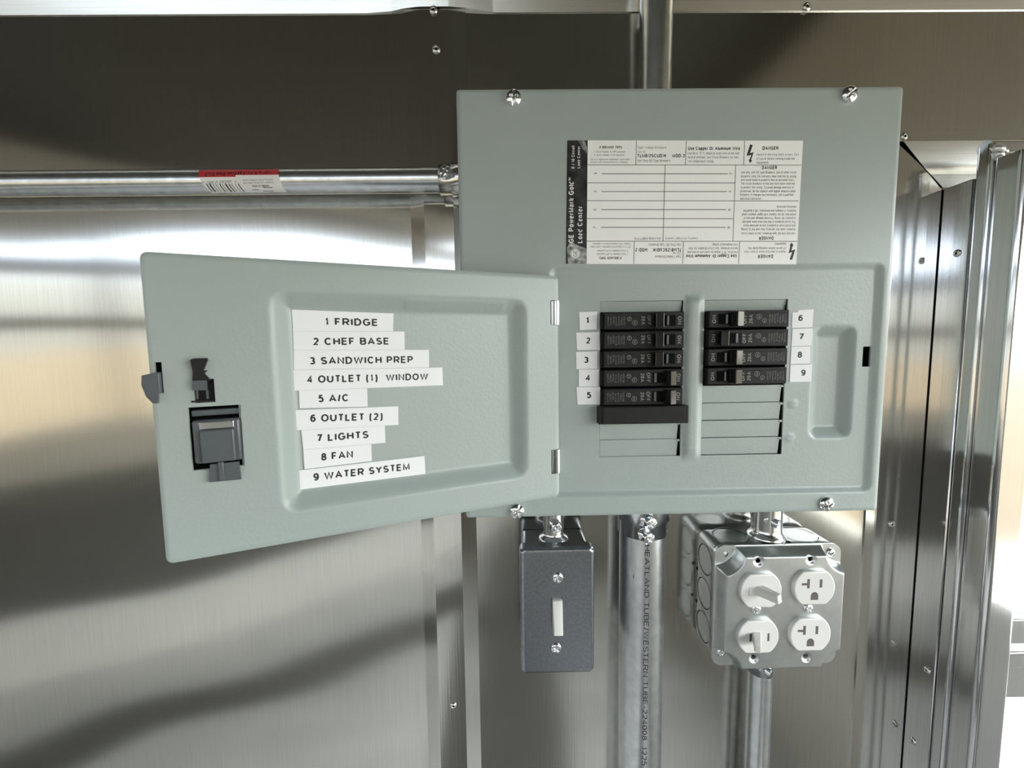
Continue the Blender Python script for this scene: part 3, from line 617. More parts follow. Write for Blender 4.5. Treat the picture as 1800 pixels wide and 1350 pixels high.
mb.box(-207, -191.5, -72.0, -55.5, -7.6, -6.8, 0, fr=FD)  # black backing plate, put in for the shade within the clip's hole
obj('spring_clip', mb, ['black','dgrey'], door)['label'] = 'black spring clip'
z8 = lambda x, y: (240+x/4.5, 700+y/4.5)
mb = MB()
mb.box(SLC[0]-3, SLC[1]+3, SLC[2]-3, SLC[3]+1.2, -12, -11, 1, fr=FD)
mb.box(SLC[0]+.8, SLC[1]-.6, SLC[3]-4.8, SLC[3]-1.8, -5, -1.8, 0, .5, fr=FD)
mb.box(SLC[0]+1.2, SLC[1]-.6, -101.0, -79.5, -4.5, 1.2, 0, 1.2, fr=FD)
mb.box(SLC[0]+4.4, SLC[1]-3.0, -100.6, -84.2, 1.0, 3.2, 0, .8, fr=FD)
mb.box(SLC[0]+4.2, SLC[1]-3.2, -84.0, -80.6, .9, 1.5, 2, .2, fr=FD)  # bright metal strip stands in for a window reflection on the plastic ledge
mb.prism([(-198.6,-101.5),(-199.4,-110.3),(-186.0,-110.7),(-186.4,-101.5)], FD, .6, 2.4, 0)
mb.box(-195.2,-192.8,-110.0,-100.5,2.3,3.4,0,.4,fr=FD)
obj('sliding_latch', mb, ['dgrey','void','zinc'], door)['label'] = 'slate grey sliding latch in a rectangular cut-out'
# ================================================================ BREAKERS
def breaker(col, k, lean, label):
    """lean: 'off' towards the 20A marking, 'on' towards the ON marking (both columns mirrored about the panel)"""
    zt = -141.3 - 12.7*k; zb = zt-12.2
    if col == 0: fr = Fr((93.2, 0, zb), (1,0,0), (0,0,1))
    else: fr = Fr((219.9, 0, zt), (-1,0,0), (0,0,-1))
    t = thing('circuit_breaker', label, 'circuit breaker', (93.2 if col == 0 else 163.9, 20, zb), 'thin circuit breakers in the two columns')
    mb = MB(); Lb, Hb = 55.6, 11.5
    mb.box(1.6, Lb-.6, .3, Hb, -22, 2.2, 0, .45, fr=fr)
    mb.box(0.0, 1.6, .6, Hb-.4, -22, -.6, 0, .3, fr=fr)
    mb.box(2.0, 33.5, 2.3, Hb-.6, 2.2, 2.55, 0, .12, fr=fr)                     # raised label pad
    # rocker well
    mb.box(34.4, 49.2, 2.4, 9.4, 2.2, 2.32, 1, 0, fr=fr)
    V = lambda a, s, L0, L1, cap, mat=2: text(mb, fr, s, (a, L0), (a, L1), cap, mat, 2.62 if a < 33 else 2.3, True, px=False)
    V(50.6, 'ON', 8.6, 3.2, 2.6); V(30.2, 'OFF', 9.3, 3.2, 2.5); V(26.2, '20A', 9.2, 3.2, 2.5)
    for (ca, cb, r) in ((22.0, 4.6, 1.75), (18.3, 7.2, 1.5)):                 # certification roundels
        for q in range(20):
            t0, t1 = q*math.pi/10, (q+1)*math.pi/10
            mb.add([fr.pt(ca+rr_*math.cos(tt), cb+rr_*math.sin(tt), 2.62) for rr_, tt in ((r-.28,t0),(r,t0),(r,t1),(r-.28,t1))], [(0,1,2,3)], 2)
    text(mb, fr, 'UL', (21.4, 5.6), (21.4, 3.7), 1.3, 2, 2.63, True, px=False); text(mb, fr, 'SA', (17.8, 8.1), (17.8, 6.3), 1.1, 2, 2.63, True, px=False)
    rows = ['LISTED 1 POLE', 'TYPE THQP 120/240 V~', 'HACR TYPE  SWD 40\u00b0C', '10kA IC  CU-AL WIRE', '60/75\u00b0C WIRE ONLY', 'TORQUE 36 LB-IN', 'ISSUE NO. LN-174']
    for i, s in enumerate(rows):
        a = 14.2-i*1.75; e = (3.0, 2.7, 2.9, 2.8, 3.6, 3.2, 2.8)[i]; text(mb, fr, s, (a, 8.9-(.5 if i % 2 else 0)), (a, e), 1.05, 2, 2.62, False, px=False)
    obj('breaker_body', mb, ['black','void','marking'], t)
    # handle: a wedge that leans over
    mb = MB(); h = 9.6
    if lean == 'on': base = (41.6, 48.2); tip = [(44.2, h), (48.8, h-2.4)]
    else: base = (35.2, 41.8); tip = [(39.6, h), (34.2, h-2.5)]
    if (lean == 'on') == (col == 1): tip = [(tip[0][0], h-1.5), (tip[1][0], h-(1.8 if col == 0 else 2.5))]        # the end face of these looks straight out
    if lean == 'on': poly = [(base[0], 2.25), (base[1], 2.25), tip[1], tip[0]]
    else: poly = [(base[0], 2.25), (base[1], 2.25), tip[0], tip[1]]
    b0, b1 = 1.0, 10.8
    vs = [fr.pt(a, b0, c) for a, c in poly] + [fr.pt(a, b1, c) for a, c in poly]
    bm = bmesh.new(); bv = [bm.verts.new(p) for p in vs]
    for f in ((0,1,2,3), (7,6,5,4), (0,4,5,1), (1,5,6,2), (2,6,7,3), (3,7,4,0)): bm.faces.new([bv[i] for i in f])
    bmesh.ops.recalc_face_normals(bm, faces=bm.faces[:]); bmesh.ops.bevel(bm, geom=bm.edges[:], offset=.45, segments=2, profile=.5, affect='EDGES'); mb.bm(bm, 0, False)
    obj('handle', mb, 'gloss', t)
    mb = MB()
    if lean == 'on': mb.box(35.4, 37.0, 2.8, 9.0, 2.2, 2.6, 0, fr=fr)
    else: mb.box(43.0, 44.4, 2.8, 9.0, 2.2, 3.4, 0, .2, fr=fr)
    obj('rocker_edge', mb, 'dgrey', t)
B = 'black circuit breaker beside '
for k, (l, s) in enumerate((('off', B+'number sticker 1, topmost of the left column'), ('off', B+'number sticker 2 in the left column'), ('off', B+'number sticker 3 in the left column'),
                            ('on', B+'number sticker 4, bright handle end towards ON'), ('on', B+'number sticker 5, just above the black filler plate'))): breaker(0, k, l, s)
for k, (l, s) in enumerate((('off', B+'number sticker 6, topmost of the right column'), ('on', B+'number sticker 7, its handle thrown towards ON'), ('off', B+'number sticker 8, bright handle end, right column'),
                            ('off', B+'number sticker 9, lowest of the right column'))): breaker(1, k, l, s)
mb = MB(); mb.box(91.0, 151.6, -4.2, 3.0, -216.6, -204.6, 0, .5); mb.box(93.6, 149.0, -5.0, -4.0, -216.2, -205.0, 0, .3)
filler = tag(obj('filler_plate', mb, 'black'), 'plain black filler plate under the lowest left breaker', 'filler plate')
# ================================================================ STICKERS
def sticker(name, quad, s, L, R, cap, fr, label, cat, group, c=0.0, th=.12):
    mb = MB(); mb.prism([tuple(fr.px(*p, c)) for p in quad][::-1], fr, c, c+th, 0)
    if fr is FD:
        f2 = Fr(fr.pt(0,0,c), fr.u, fr.w); text(mb, f2, s, L, R, cap, 1, th+.03, True)
    else:
        f2 = Fr(fr.pt(0,0,c), fr.u, fr.w); text(mb, f2, s, L, R, cap, 1, th+.03, True)
    return tag(obj(name, mb, ['paper','ink']), label, cat, group)
NUM = [('1',[(1018,548.7),(1050,547.7),(1048.7,579.3),(1019,580)],(1032.5,563)), ('2',[(1012.7,584.7),(1054,583.6),(1054.7,615),(1014.3,615.2)],(1033.5,598.5)),
       ('3',[(1012.3,618.7),(1050,617.3),(1050,648),(1013,649)],(1030.5,632.5)), ('4',[(1017.6,649.6),(1052.7,649.3),(1051.7,679.5),(1017.3,679.5)],(1032.3,664)),
       ('5',[(1013.3,680.4),(1055,680.4),(1054.9,710.7),(1015,711)],(1035.2,694.5)), ('6',[(1392.7,549.3),(1402,549),(1403,545.3),(1430,543.7),(1428,575),(1391.6,576.7)],(1406.8,559)),
       ('7',[(1393,578.4),(1428.7,577),(1426,607.3),(1390.7,608.7)],(1409,591.5)), ('8',[(1391,609.6),(1424.7,609),(1424,638.7),(1389.3,640)],(1405.5,623.5)),
       ('9',[(1389.3,641.6),(1427.3,640.7),(1426,670.7),(1388,671.7)],(1411.5,655))]
FK = Fr((0,2.6,0), (1,0,0), (0,0,1))
for d, q, (x, y) in NUM:
    hw = 2.6 if d == '1' else 3.9
    sticker('number_sticker', q, d, (x-hw,y+5.4), (x+hw,y+5.4), 10.8, FK, 'small white sticker printed with the numeral '+d+' next to a breaker', 'sticker', 'number stickers beside the breakers', .15)
STR = [('1 FRIDGE',[(512.8,544.2),(691.7,551),(691,582.2),(515,582.5)],(572.1,571.8),(663,573.2)), ('2 CHEF BASE',[(515,582.7),(711,582.7),(711.5,614.8),(516,615.3)],(549.7,606.8),(682.7,605.8)),
       ('3 SANDWICH PREP',[(516,615.6),(754,615),(754.3,645.8),(517,650)],(544.9,640.8),(726,638)), ('4 OUTLET (1)  WINDOW',[(512.2,650.5),(777.6,646),(778.6,677.2),(513.6,687)],(539,673.5),(752.7,667.7)),
       ('5 A/C',[(525.3,686.8),(645.4,682.6),(646.4,714.7),(526.8,717.6)],(559.9,707.3),(612,705.4)), ('6 OUTLET (2)',[(518,720.8),(699.8,714.2),(700.4,746.7),(519.6,756.4)],(545.4,741.8),(672.6,738)),
       ('7 LIGHTS',[(529.3,756.2),(676.5,748.3),(677.5,778.2),(533.2,790.6)],(558.5,776.6),(648,769.8)), ('8 FAN',[(533.2,791),(652.8,780.7),(653.7,810.3),(535.1,824.7)],(564.9,809.9),(620.7,804.4)),
       ('9 WATER SYSTEM',[(524,827.2),(746.1,801.5),(748,833),(525.8,860.8)],(551.3,845.3),(720.2,825.8))]
for s, q, L, R in STR:
    sticker('label_strip', q, s, L, R, 13.2, FD, 'white label strip on the door reading '+s.replace('  ', ' '), 'label', 'circuit name strips on the door', -7.6)
# ================================================================ CONDUITS
YP = 60.0
def pipe_frame_v(px0, px1, y, Y, ax=(0,0,-1)):
    f = fy(Y); a = f.px(px0, y); b = f.px(px1, y); return (a[0]+b[0])/2, abs(b[0]-a[0])/2*.985
def set_screw(parent, O, d, r=3.3, ln=7.5, head=True, turn=.4):
    d = np.array(d, float)/np.linalg.norm(d); u = np.cross((0,0,1.), d); u /= np.linalg.norm(u); wv = np.cross(d, u)
    mb = MB(); mb.revolve(O, d, [(r*1.15,-1),(r*1.15,1.5),(r*.72,1.8),(r*.72,ln*.55)], 20, 0)
    fr = Fr(np.array(O)+d*ln*.5, u, wv); mb.revolve(fr.O, d, [(r,0),(r,ln*.35)], 24, 0)
    screw_head(mb, fr, 0, 0, ln*.35, r, 1.3, turn, True, 0, 1.0, .9); return obj('set_screw', mb, 'zinc', parent)
# left conduit
zL = -33.0; rL = 9.5; YL = 62.0
lc = thing('conduit', 'thin level steel conduit with a red and white label, left of the panel', 'conduit', (-400, YL, zL-rL), 'steel conduits around the panel')
mb = MB(); mb.revolve((-1200,YL,zL), (1,0,0), [(rL,0),(rL,1198)], 48, 0); obj('tube', mb, 'emt', lc)
CL = Cy((0,YL,zL), (1,0,0), (0,-1,0), rL)        # b grows downward? g = f x ax
mb = MB(); rows = 14; colsn = 24
A = [CL.px(350,304), CL.px(490,299), CL.px(503,336), CL.px(369,336)]
bt, bb = CL.px(420,298.5)[1], CL.px(430,338.5)[1]
tl, tr, br_, bl = CL.px(350,300)[0], CL.px(490,300)[0], CL.px(505,337)[0], CL.px(371,337)[0]
def stP(i, j, c):
    s, t = i/colsn, j/rows; a = (tl+(tr-tl)*s)*(1-t**1.6) + (bl+(br_-bl)*s)*t**1.6; return CL.pt(a, bt+(bb-bt)*t, c)
for j in range(rows):
    for i in range(colsn):
        mb.add([stP(i,j,.12), stP(i+1,j,.12), stP(i+1,j+1,.12), stP(i,j+1,.12)], [(3,2,1,0)] , 1 if j < 4.5-(1 if i > 10 else 0) else 0, True)
text(mb, CL, '1/2" x 5 Ft. FasTrak Plus EMT', (477,300.3), (361,303.5), 5.6, 2, .2, True)
text(mb, CL, 'CONDUIT MANUFACTURED PER', (481,319), (427,320.5), 2.6, 3, .2); text(mb, CL, 'INSTALLATION INSTRUCTIONS', (479,314.3), (427,315.8), 2.6, 3, .2)
text(mb, CL, 'MADE IN USA', (472,324.5), (443,325.3), 3.6, 2, .2, True); text(mb, CL, '7  86692 41354  4', (415,316.5), (355,319), 3.8, 3, .2)
bars = [2,1,3,1,1,2,1,3,2,1,1,2,3,1,2,1,1,3,1,2,2,1]; x = 362.0
for i, wdt in enumerate(bars):
    if i % 2 == 0:
        p = [CL.px(x,322.5), CL.px(x+wdt*.95,322.5), CL.px(x+wdt*.95+11,337), CL.px(x+11,337)]
        m1 = [((p[0][0]*(1-t)+p[3][0]*t, p[0][1]*(1-t)+p[3][1]*t), (p[1][0]*(1-t)+p[2][0]*t, p[1][1]*(1-t)+p[2][1]*t)) for t in (0,.33,.66,1)]
        for q in range(3): mb.add([CL.pt(*m1[q][0],.2), CL.pt(*m1[q][1],.2), CL.pt(*m1[q+1][1],.2), CL.pt(*m1[q+1][0],.2)], [(0,1,2,3)], 2)
    x += wdt*1.35+.5
for (x0,y0,x1,y1) in ((463,330,480,330.6),(463,336,482,336.4),(444,334,458,337)):
    p, q = CL.px(x0,y0), CL.px(x1,y1); mb.add([CL.pt(p[0],p[1],.2), CL.pt(q[0],p[1],.2), CL.pt(q[0],p[1]+.5,.2), CL.pt(p[0],p[1]+.5,.2)], [(0,1,2,3)], 3)
o = obj('product_label', mb, ['card','red','ink','inkgrey'], lc); o['label'] = 'upside-down red and white product label with a barcode'
cn = thing('conduit_connector', 'short zinc connector joining the level conduit to the panel side', 'connector', (-5, YL, zL-12), 'zinc conduit connectors')
mb = MB(); xc0 = fy(YL).px(773,318)[0]
mb.revolve((xc0,YL,zL), (1,0,0), [(9.6,0),(11.2,.2),(11.2,9.5),(12.4,10),(12.4,3-xc0)], 44, 0); obj('sleeve', mb, 'zinc', cn)
pa = CL.px(784,306); set_screw(cn, CL.pt(pa[0], pa[1], 1.4), CL.pt(pa[0],pa[1],10)-CL.pt(pa[0],pa[1],0), 4.2, 4.0, turn=1.0)
# upper conduit
xU, rU = pipe_frame_v(1124.5, 1180.5, 80, YP)
uc = thing('conduit', 'upright steel conduit rising from the top of the panel', 'conduit', (xU, YP, 0), 'steel conduits around the panel')
mb = MB(); mb.revolve((xU,YP,-12), (0,0,1), [(rU,0),(rU,800)], 56, 0); obj('tube', mb, 'emt', uc)
mb = MB()
for k in range(12):
    t0, t1 = k*math.pi/6, (k+.6)*math.pi/6
    mb.box(xU+(rU+3)*math.cos(t0)-3.2, xU+(rU+3)*math.cos(t0)+3.2, YP+(rU+3)*math.sin(t0)-3.2, YP+(rU+3)*math.sin(t0)+3.2, -3.5, 5.5, 0, 1.0)
mb.revolve((xU,YP,-3), (0,0,1), [(rU+.2,0),(rU+4.5,0),(rU+4.5,6),(rU+.2,7)], 40, 0); obj('locknut', mb, 'zinc', uc)['label'] = 'bright toothed locknut'
# large lower conduit
xB, rB = pipe_frame_v(1087, 1163, 1200, YP-2); YB = YP-2
bc = thing('conduit', 'thick upright steel conduit with dark printed lettering below the panel', 'conduit', (xB, YB, FLOOR), 'steel conduits around the panel')
CB = Cy((xB,YB,0), (0,0,-1), (0,-1,0), rB)
mb = MB(); mb.revolve((xB,YB,FLOOR), (0,0,1), [(rB,0),(rB,-FLOOR-290)], 64, 0)
text(mb, CB, 'HEATLAND TUBE/WESTERN TUBE-224008  1225', (1133.6,958), (1128.2,1345), 8.6, 1, .15)
text(mb, CB, '/', (1113,1018), (1116,1010), 2.0, 1, .15)
obj('tube', mb, ['emt','stencil'], bc)
cn = thing('conduit_connector', 'wide zinc connector with two stacked screws on the thick conduit', 'connector', (xB, YB, -312), 'zinc conduit connectors')
zc = fy(YB-rB).px(1125,950)[1]
mb = MB(); mb.revolve((xB,YB,zc), (0,0,1), [(rB+.3,0),(rB+1.6,.2),(rB+1.6,12),(rB+3.4,13),(rB+3.4,-280-zc)], 64, 0); obj('sleeve', mb, 'zinc', cn)
for (x, y, tn) in ((1147,922,.3), (1143,949,.9)):
    f = fy(YB-rB-9); q = f.px(x, y); d = np.array([.28,-1,-.08]); d /= np.linalg.norm(d)
    tipO = np.array([q[0], YB-rB-9, q[1]]); set_screw(cn, tipO-d*8.6, d, 4.6, 8.6, turn=tn)
# ---- switch box
sb = thing('switch_box', 'narrow metal box with a white toggle switch below the panel', 'switch', (67.5, 60, -428), None)
FH = fy(37.0)
x0, x1 = 37.7, 97.2; z0_, z1_ = -428.5, -322.3
mb = MB(); mb.box(x0+3, x1-3, 41, 78.8, z0_+3, z1_-2.5, 0, 3.0, 3)
obj('box', mb, 'galvdark', sb)
mb = MB(); hx, hz = (x1-x0)/2, (z1_-z0_)/2
us = lin(x0, x1, 1.0); vz = lin(z0_, z1_, 1.0)
def hP(x, z):
    a, b = rclamp(x, z, x0, x1, z0_, z1_, 4.0); s = -rr(x, z, x0, x1, z0_, z1_, 4.0); e = min(1, max(0, s/3.2)); return (a, 37+3.2*(1-math.sqrt(max(0, 1-(1-e)**2))), b)
OPN = (62.6, 71.2, -387.6, -363.0)
us = lin(x0, x1, .8, [OPN[0],OPN[1]]); vz = lin(z0_, z1_, .8, [OPN[2],OPN[3]])
mb.sheet(us, vz, hP, lambda x, z: OPN[0]<x<OPN[1] and OPN[2]<z<OPN[3], 0, True)
mb.rim(us, vz, hP, lambda x, z: (rclamp(x, z, x0, x1, z0_, z1_, 4.0)[0], 47.5, rclamp(x, z, x0, x1, z0_, z1_, 4.0)[1]))
pf = [(OPN[0],OPN[2]),(OPN[1],OPN[2]),(OPN[1],OPN[3]),(OPN[0],OPN[3])]
mb.add([(a,37,b) for a,b in pf]+[(a,39,b) for a,b in pf], [(0,1,5,4),(1,2,6,5),(2,3,7,6),(3,0,4,7)])
obj('cover_plate', mb, 'galvdark', sb)['label'] = 'dark mottled cover plate'
mb = MB(); mb.box(OPN[0]-2, OPN[1]+2, 39.2, 42, OPN[2]-2, OPN[3]+2, 0); 
obj('switch_body', mb, 'slot', sb)
mb = MB()                                          # toggle thrown down, its tip towards the viewer
sec = [(-5.0,0,5.2),(-4.8,7,4.6),(-4.4,13,3.9),(-4.0,17,3.0)]
cxT = 66.9; pts = []
prof = [(39.5,-364.2),(33.2,-364.0),(30.2,-369.8),(27.8,-378.5),(25.5,-387.6),(28.4,-389.8),(39.5,-386.8)]
for w_, side in ((-3.9,0),(3.9,1)):
    pts += [(cxT+w_*(.93 if y < 30 else 1.0), y, z) for y, z in prof]
bm = bmesh.new(); bv = [bm.verts.new(p) for p in pts]; n = len(prof)
bm.faces.new(bv[:n][::-1]); bm.faces.new(bv[n:])
for i in range(n): bm.faces.new((bv[i], bv[(i+1)%n], bv[(i+1)%n+n], bv[i+n]))
bmesh.ops.recalc_face_normals(bm, faces=bm.faces[:]); bmesh.ops.bevel(bm, geom=bm.edges[:], offset=.7, segments=3, profile=.5, affect='EDGES'); mb.bm(bm, 0, True)
obj('toggle', mb, 'white', sb)['label'] = 'white toggle lever'
for (x, y, t) in ((981,1017,.2), (978,1141,.9)):
    a, b = FH.px(x, y, 1); mb = MB(); screw_head(mb, FH, a, b, .05, 4.1, 1.7, t, True, 0, 0, 1.0); obj('plate_screw', mb, 'zinc', sb)
cn = thing('conduit_connector', 'short zinc connector between the panel and the switch box', 'connector', (72, YP, -325), 'zinc conduit connectors')
xh, rh = pipe_frame_v(954.5, 990.5, 920, YP-2)
mb = MB(); mb.revolve((xh,YP-2,-325.2), (0,0,1), [(rh+3.4,0),(rh+3.8,1.6),(rh+3.0,3.4),(rh+.4,5),(rh,7),(rh,47)], 44, 0); obj('sleeve', mb, 'zinc', cn)
f = fy(YP-rh-9); q = f.px(979, 930); d = np.array([.12,-1,-.12]); d /= np.linalg.norm(d); set_screw(cn, np.array([q[0],YP-rh-9,q[1]])-d*7.5, d, 4.0, 7.5, turn=.9)
# ---- outlet box
ob = thing('outlet_box', 'square metal box holding two white switches and two white outlets', 'outlet', (245, 60, -426), None)
bx0, bx1, bz0, bz1 = 195.0, 296.2, -426.4, -325.2
mb = MB(); mb.box(bx0+.6, bx1-.6, 41.8, 78.8, bz0+.6, bz1-.6, 0, 7.0, 5)
def knock(fr, a, b, r):
    n = 40
    for rr0, rr1, c0, c1 in ((r, r+.8, .1, .25),):
        ring = []
        for q in range(n-3):
            t0, t1 = q*2*math.pi/n, (q+1)*2*math.pi/n
            mb.add([fr.pt(a+x*math.cos(t), b+x*math.sin(t), c1) for x, t in ((rr0,t0),(rr1,t0),(rr1,t1),(rr0,t1))], [(0,1,2,3)], 1)
            mb.add([fr.pt(a+x*math.cos(t), b+x*math.sin(t), c1+.35) for x, t in ((rr1,t0),(rr1+.5,t0),(rr1+.5,t1),(rr1,t1))], [(0,1,2,3)], 0)
FT = Fr((0,60,bz1-.6), (1,0,0), (0,1,0)); FTt = Fr((0,60,bz1-.6), (1,0,0), (0,1,0)); FTt.n = np.array([0,0,1.])
FSd = Fr((bx0+.6,60,0), (0,-1,0), (0,0,1))
for a in (217, 275): knock(FTt, a, .5, 13.5)
for b in (-346, -376, -406): knock(FSd, 0, b, 12.0)
for (a, b) in ((-14,-361.5), (-14,-391.5)): mb.revolve(FSd.pt(a, b, .1), FSd.n, [(1.5,0),(1.4,.2)], 16, 1)
for a in (243, 258): mb.revolve(FTt.pt(a, -12.5, .1), FTt.n, [(1.7,0),(1.6,.2)], 16, 1)
obj('box', mb, ['galv','void'], ob)['label'] = 'galvanised back box with round knockouts'
# raised cover
mb = MB(); ex0, ex1, ez0, ez1 = 194.4, 296.6, -427.0, -324.8
CN = [(ex0,ez0),(ex1,ez0),(ex0,ez1),(ex1,ez1)]
def cvs(x, z):
    s = rr(x, z, ex0+.2, ex1-.2, ez0+.2, ez1-.2, 6)
    for (cx2, cz2) in CN: s = max(s, 15.5-math.hypot(x-cx2, z-cz2))
    return s
def cvd(x, z):
    s = cvs(x, z); return 11.0*ss(-s, .2, 5.2)
FQ = fy(41.0)
DEV = [FQ.px(1334,1035,11), FQ.px(1427,1030,11), FQ.px(1329,1115,11), FQ.px(1420,1111,11)]
def inface(x, z, g=0.0):
    for a, b in DEV:
        if math.hypot(x-a, z-b) < 16.6+g and abs(z-b) < 13.9+g: return True
    return False
HOL = [FQ.px(1334,987,11), FQ.px(1426,984,11), FQ.px(1326,1157,11), FQ.px(1418,1156,11)]
EAR = (FQ.px(1276,974,0),)
us = lin(ex0, ex1, .55); vz = lin(ez0, ez1, .55)
def dim(x, z):
    h = 0
    for a, b in HOL:
        q = math.hypot(x-a, z-b); h -= 1.3*ss(4.4-q, 0, 2.2)
    return h
def qP(x, z):
    a, b = rclamp(x, z, ex0, ex1, ez0, ez1, 8.0); return (a, 41-cvd(x, z)-dim(x, z), b)
mb.sheet(us, vz, qP, lambda x, z: any(math.hypot(x-a, z-b) < 1.95 for a, b in HOL) or any(math.hypot(x-a, z-b) < 2.1 for a, b in EAR), 0, True)
mb.rim(us, vz, qP, lambda x, z: (rclamp(x, z, ex0, ex1, ez0, ez1, 8.0)[0], 42.2, rclamp(x, z, ex0, ex1, ez0, ez1, 8.0)[1]))
for a, b in HOL: mb.revolve((a, 36.0, b), (0,-1,0), [(3.2,0),(3.0,.1)], 20, 1)
for a, b in EAR: mb.revolve((a, 43.0, b), (0,-1,0), [(3.2,0),(3.0,.1)], 20, 1)
obj('cover_plate', mb, ['galv','void'], ob)['label'] = 'raised square cover plate with notched corners'
FA = fy(30.0)
def face_poly(r, hh, n=56):
    out = []
    t0 = math.asin(hh/r)
    for k in range(n+1):
        t = -t0 + 2*t0*k/n; out.append((r*math.cos(t), r*math.sin(t)))
    for k in range(n+1):
        t = math.pi - t0 + 2*t0*k/n; out.append((r*math.cos(t), r*math.sin(t)))
    return out
def device_face(mb, a, b, h=3.4, r=16.2, hh=13.4):
    lay = [(0,-1.0,r),(0,h-.9,r),(0,h-.25,r-.3),(0,h,r-.95)]
    P0 = []
    for _, c, q in lay: P0.append([FA.pt(a+x, b+y, c) for x, y in face_poly(q, hh-(r-q))])
    n = len(P0[0])
    for i in range(len(lay)-1): mb.add(P0[i]+P0[i+1], [(j, (j+1)%n, (j+1)%n+n, j+n) for j in range(n)], 0, True)
    mb.add(P0[-1], [tuple(range(n))], 0)
for i, nm in ((1,'upper'), (3,'lower')):
    a, b = DEV[i]; mb = MB(); device_face(mb, a, b); h = 3.42
    mb.box(a+3.6, a+5.6, b+.6, b+7.2, h-.05, h+.06, 1, fr=FA)                          # right slot
    mb.box(a-6.2, a-4.2, b+.2, b+7.6, h-.05, h+.06, 1, fr=FA); mb.box(a-10.4, a-6.2, b+2.6, b+4.4, h-.05, h+.06, 1, fr=FA)   # T slot
    g = [(a+2.9*math.cos(t*math.pi/12), b-6.2+3.2*math.sin(t*math.pi/12)) for t in range(13)] + [(a-2.9,b-9.4),(a+2.9,b-9.4)]
    mb.prism(g, FA, h-.05, h+.06, 1)
    o = obj('receptacle', mb, ['white','slot'], ob); o['label'] = nm+' white outlet face with a sideways T slot'
# toggles of the combination device
def lever(mb, O, tip, w0, w1, t0, t1):
    O = np.array(O, float); tip = np.array(tip, float); d = tip-O; d /= np.linalg.norm(d)
    sd = np.cross(d, (0,-1.0,0)); sd /= np.linalg.norm(sd); nn = np.cross(sd, d)
    bm = bmesh.new(); vv = []
    for P, wv, tv in ((O,w0,t0),(tip,w1,t1)):
        for s1, s2 in ((-1,-1),(1,-1),(1,1),(-1,1)): vv.append(bm.verts.new(P + sd*s1*wv/2 + nn*s2*tv/2))
    for f in ((0,1,2,3),(7,6,5,4),(0,4,5,1),(1,5,6,2),(2,6,7,3),(3,7,4,0)): bm.faces.new([vv[i] for i in f])
    bmesh.ops.recalc_face_normals(bm, faces=bm.faces[:]); bmesh.ops.bevel(bm, geom=bm.edges[:], offset=.7, segments=3, profile=.5, affect='EDGES'); mb.bm(bm, 0, True)
a, b = DEV[0]; mb = MB(); device_face(mb, a, b); h = 3.42
mb.box(a-9.6, a+9.6, b-3.4, b+3.4, h-.1, h+.45, 0, .2, fr=FA)
sw = obj('switch_face', mb, ['white','slot'], ob); sw['label'] = 'upper round switch face with its lever thrown sideways'
mb = MB(); tp = fy(12.5).px(1371, 1054); lever(mb, FA.pt(a-2.0, b+.6, h-2), (tp[0], 12.5, tp[1]), 7.4, 6.6, 6.4, 5.0); obj('toggle', mb, 'white', sw)
a, b = DEV[2]; mb = MB(); device_face(mb, a, b)
mb.box(a-9.6, a+9.6, b-3.6, b+3.6, h-.1, h+.25, 0, .1, fr=FA); mb.box(a-7.2, a-5.4, b-3.2, b+3.2, h+.1, h+.32, 1, fr=FA); mb.box(a+6.8, a+8.4, b-3.2, b+3.2, h+.1, h+.32, 1, fr=FA)
sw = obj('switch_face', mb, ['white','slot'], ob); sw['label'] = 'lower round switch face with its lever thrown down'
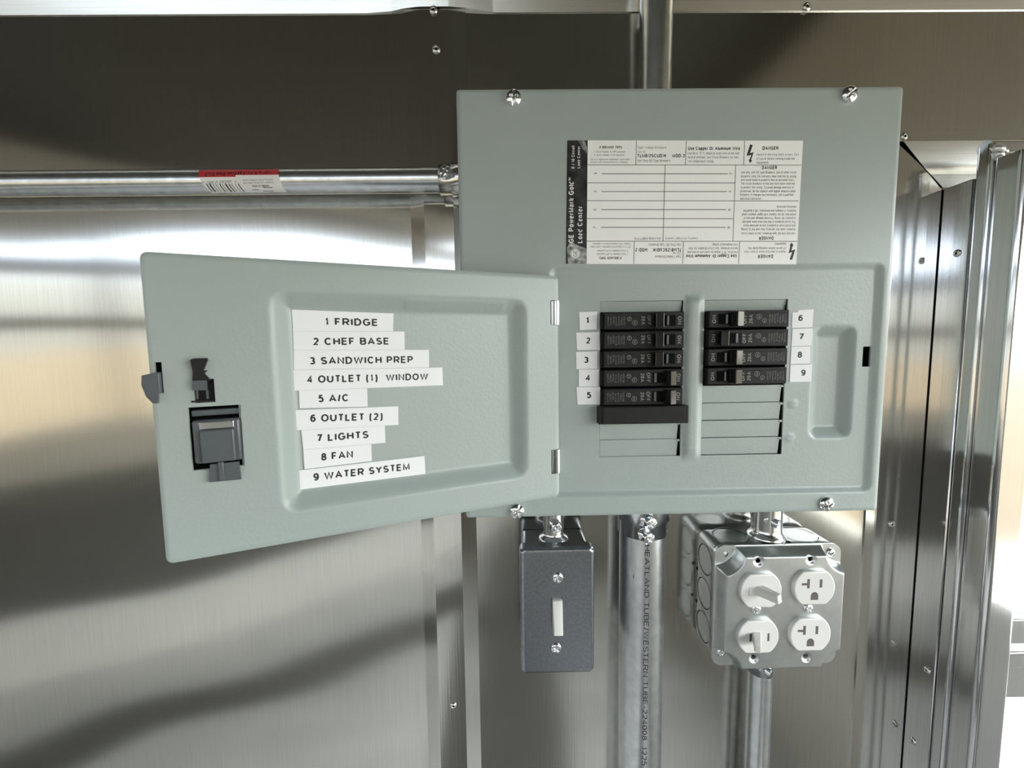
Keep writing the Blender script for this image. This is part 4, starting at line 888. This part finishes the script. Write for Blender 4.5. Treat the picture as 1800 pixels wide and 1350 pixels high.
mb = MB(); tp = fy(13.0).px(1332, 1141); lever(mb, FA.pt(a-.4, b+.2, h-2), (tp[0], 13.0, tp[1]), 8.8, 5.6, 6.0, 4.6); obj('toggle', mb, 'white', sw)
for (x, y, t, fr_, c_, r_) in ((1330,1072,.3,FA,.05,3.7), (1421.5,1070,1.0,FA,.05,3.7), (1461,972,.5,FQ,.2,3.4), (1268,1147,.5,FQ,.2,3.4)):
    q = fr_.px(x, y, 1); mb = MB(); screw_head(mb, fr_, q[0], q[1], c_, r_, 1.9, t, True, 0, 0, 1.1); obj('plate_screw', mb, 'zinc', ob)
cn = thing('conduit_connector', 'zinc connector between the panel and the top of the outlet box', 'connector', (240, YP, -326), 'zinc conduit connectors')
xo, ro = pipe_frame_v(1322, 1372, 915, YP-2)
mb = MB(); mb.revolve((xo,YP-2,bz1-.4), (0,0,1), [(ro+3.0,0),(ro+3.4,1.4),(ro+2.2,3.2),(ro+.4,5.5),(ro,8),(ro,46)], 48, 0); obj('sleeve', mb, 'zinc', cn)
f = fy(YP-ro-4); q = f.px(1371, 923); d = np.array([.75,-.8,-.25]); d /= np.linalg.norm(d); set_screw(cn, np.array([q[0],YP-ro-4,q[1]])-d*10, d, 3.8, 10, turn=.7)
xl, rl = pipe_frame_v(1312.5, 1353, 1250, YP)
oc = thing('conduit', 'thin upright steel conduit leaving the bottom of the outlet box', 'conduit', (xl, YP, FLOOR), 'steel conduits around the panel')
mb = MB(); mb.revolve((xl,YP,FLOOR), (0,0,1), [(rl,0),(rl,-FLOOR-430)], 48, 0); obj('tube', mb, 'emt', oc)
cn = thing('conduit_connector', 'small connector with one side screw under the outlet box', 'connector', (xl, YP, -440), 'zinc conduit connectors')
mb = MB(); mb.revolve((xl,YP,-447), (0,0,1), [(rl+.1,0),(rl+.9,.2),(rl+.9,20.4)], 44, 0); obj('sleeve', mb, 'emt', cn)
f = fy(YP-rl-2); q = f.px(1356, 1184); d = np.array([.8,-.75,-.3]); d /= np.linalg.norm(d); set_screw(cn, np.array([q[0],YP-rl-2,q[1]])-d*9, d, 3.6, 9, turn=.7)
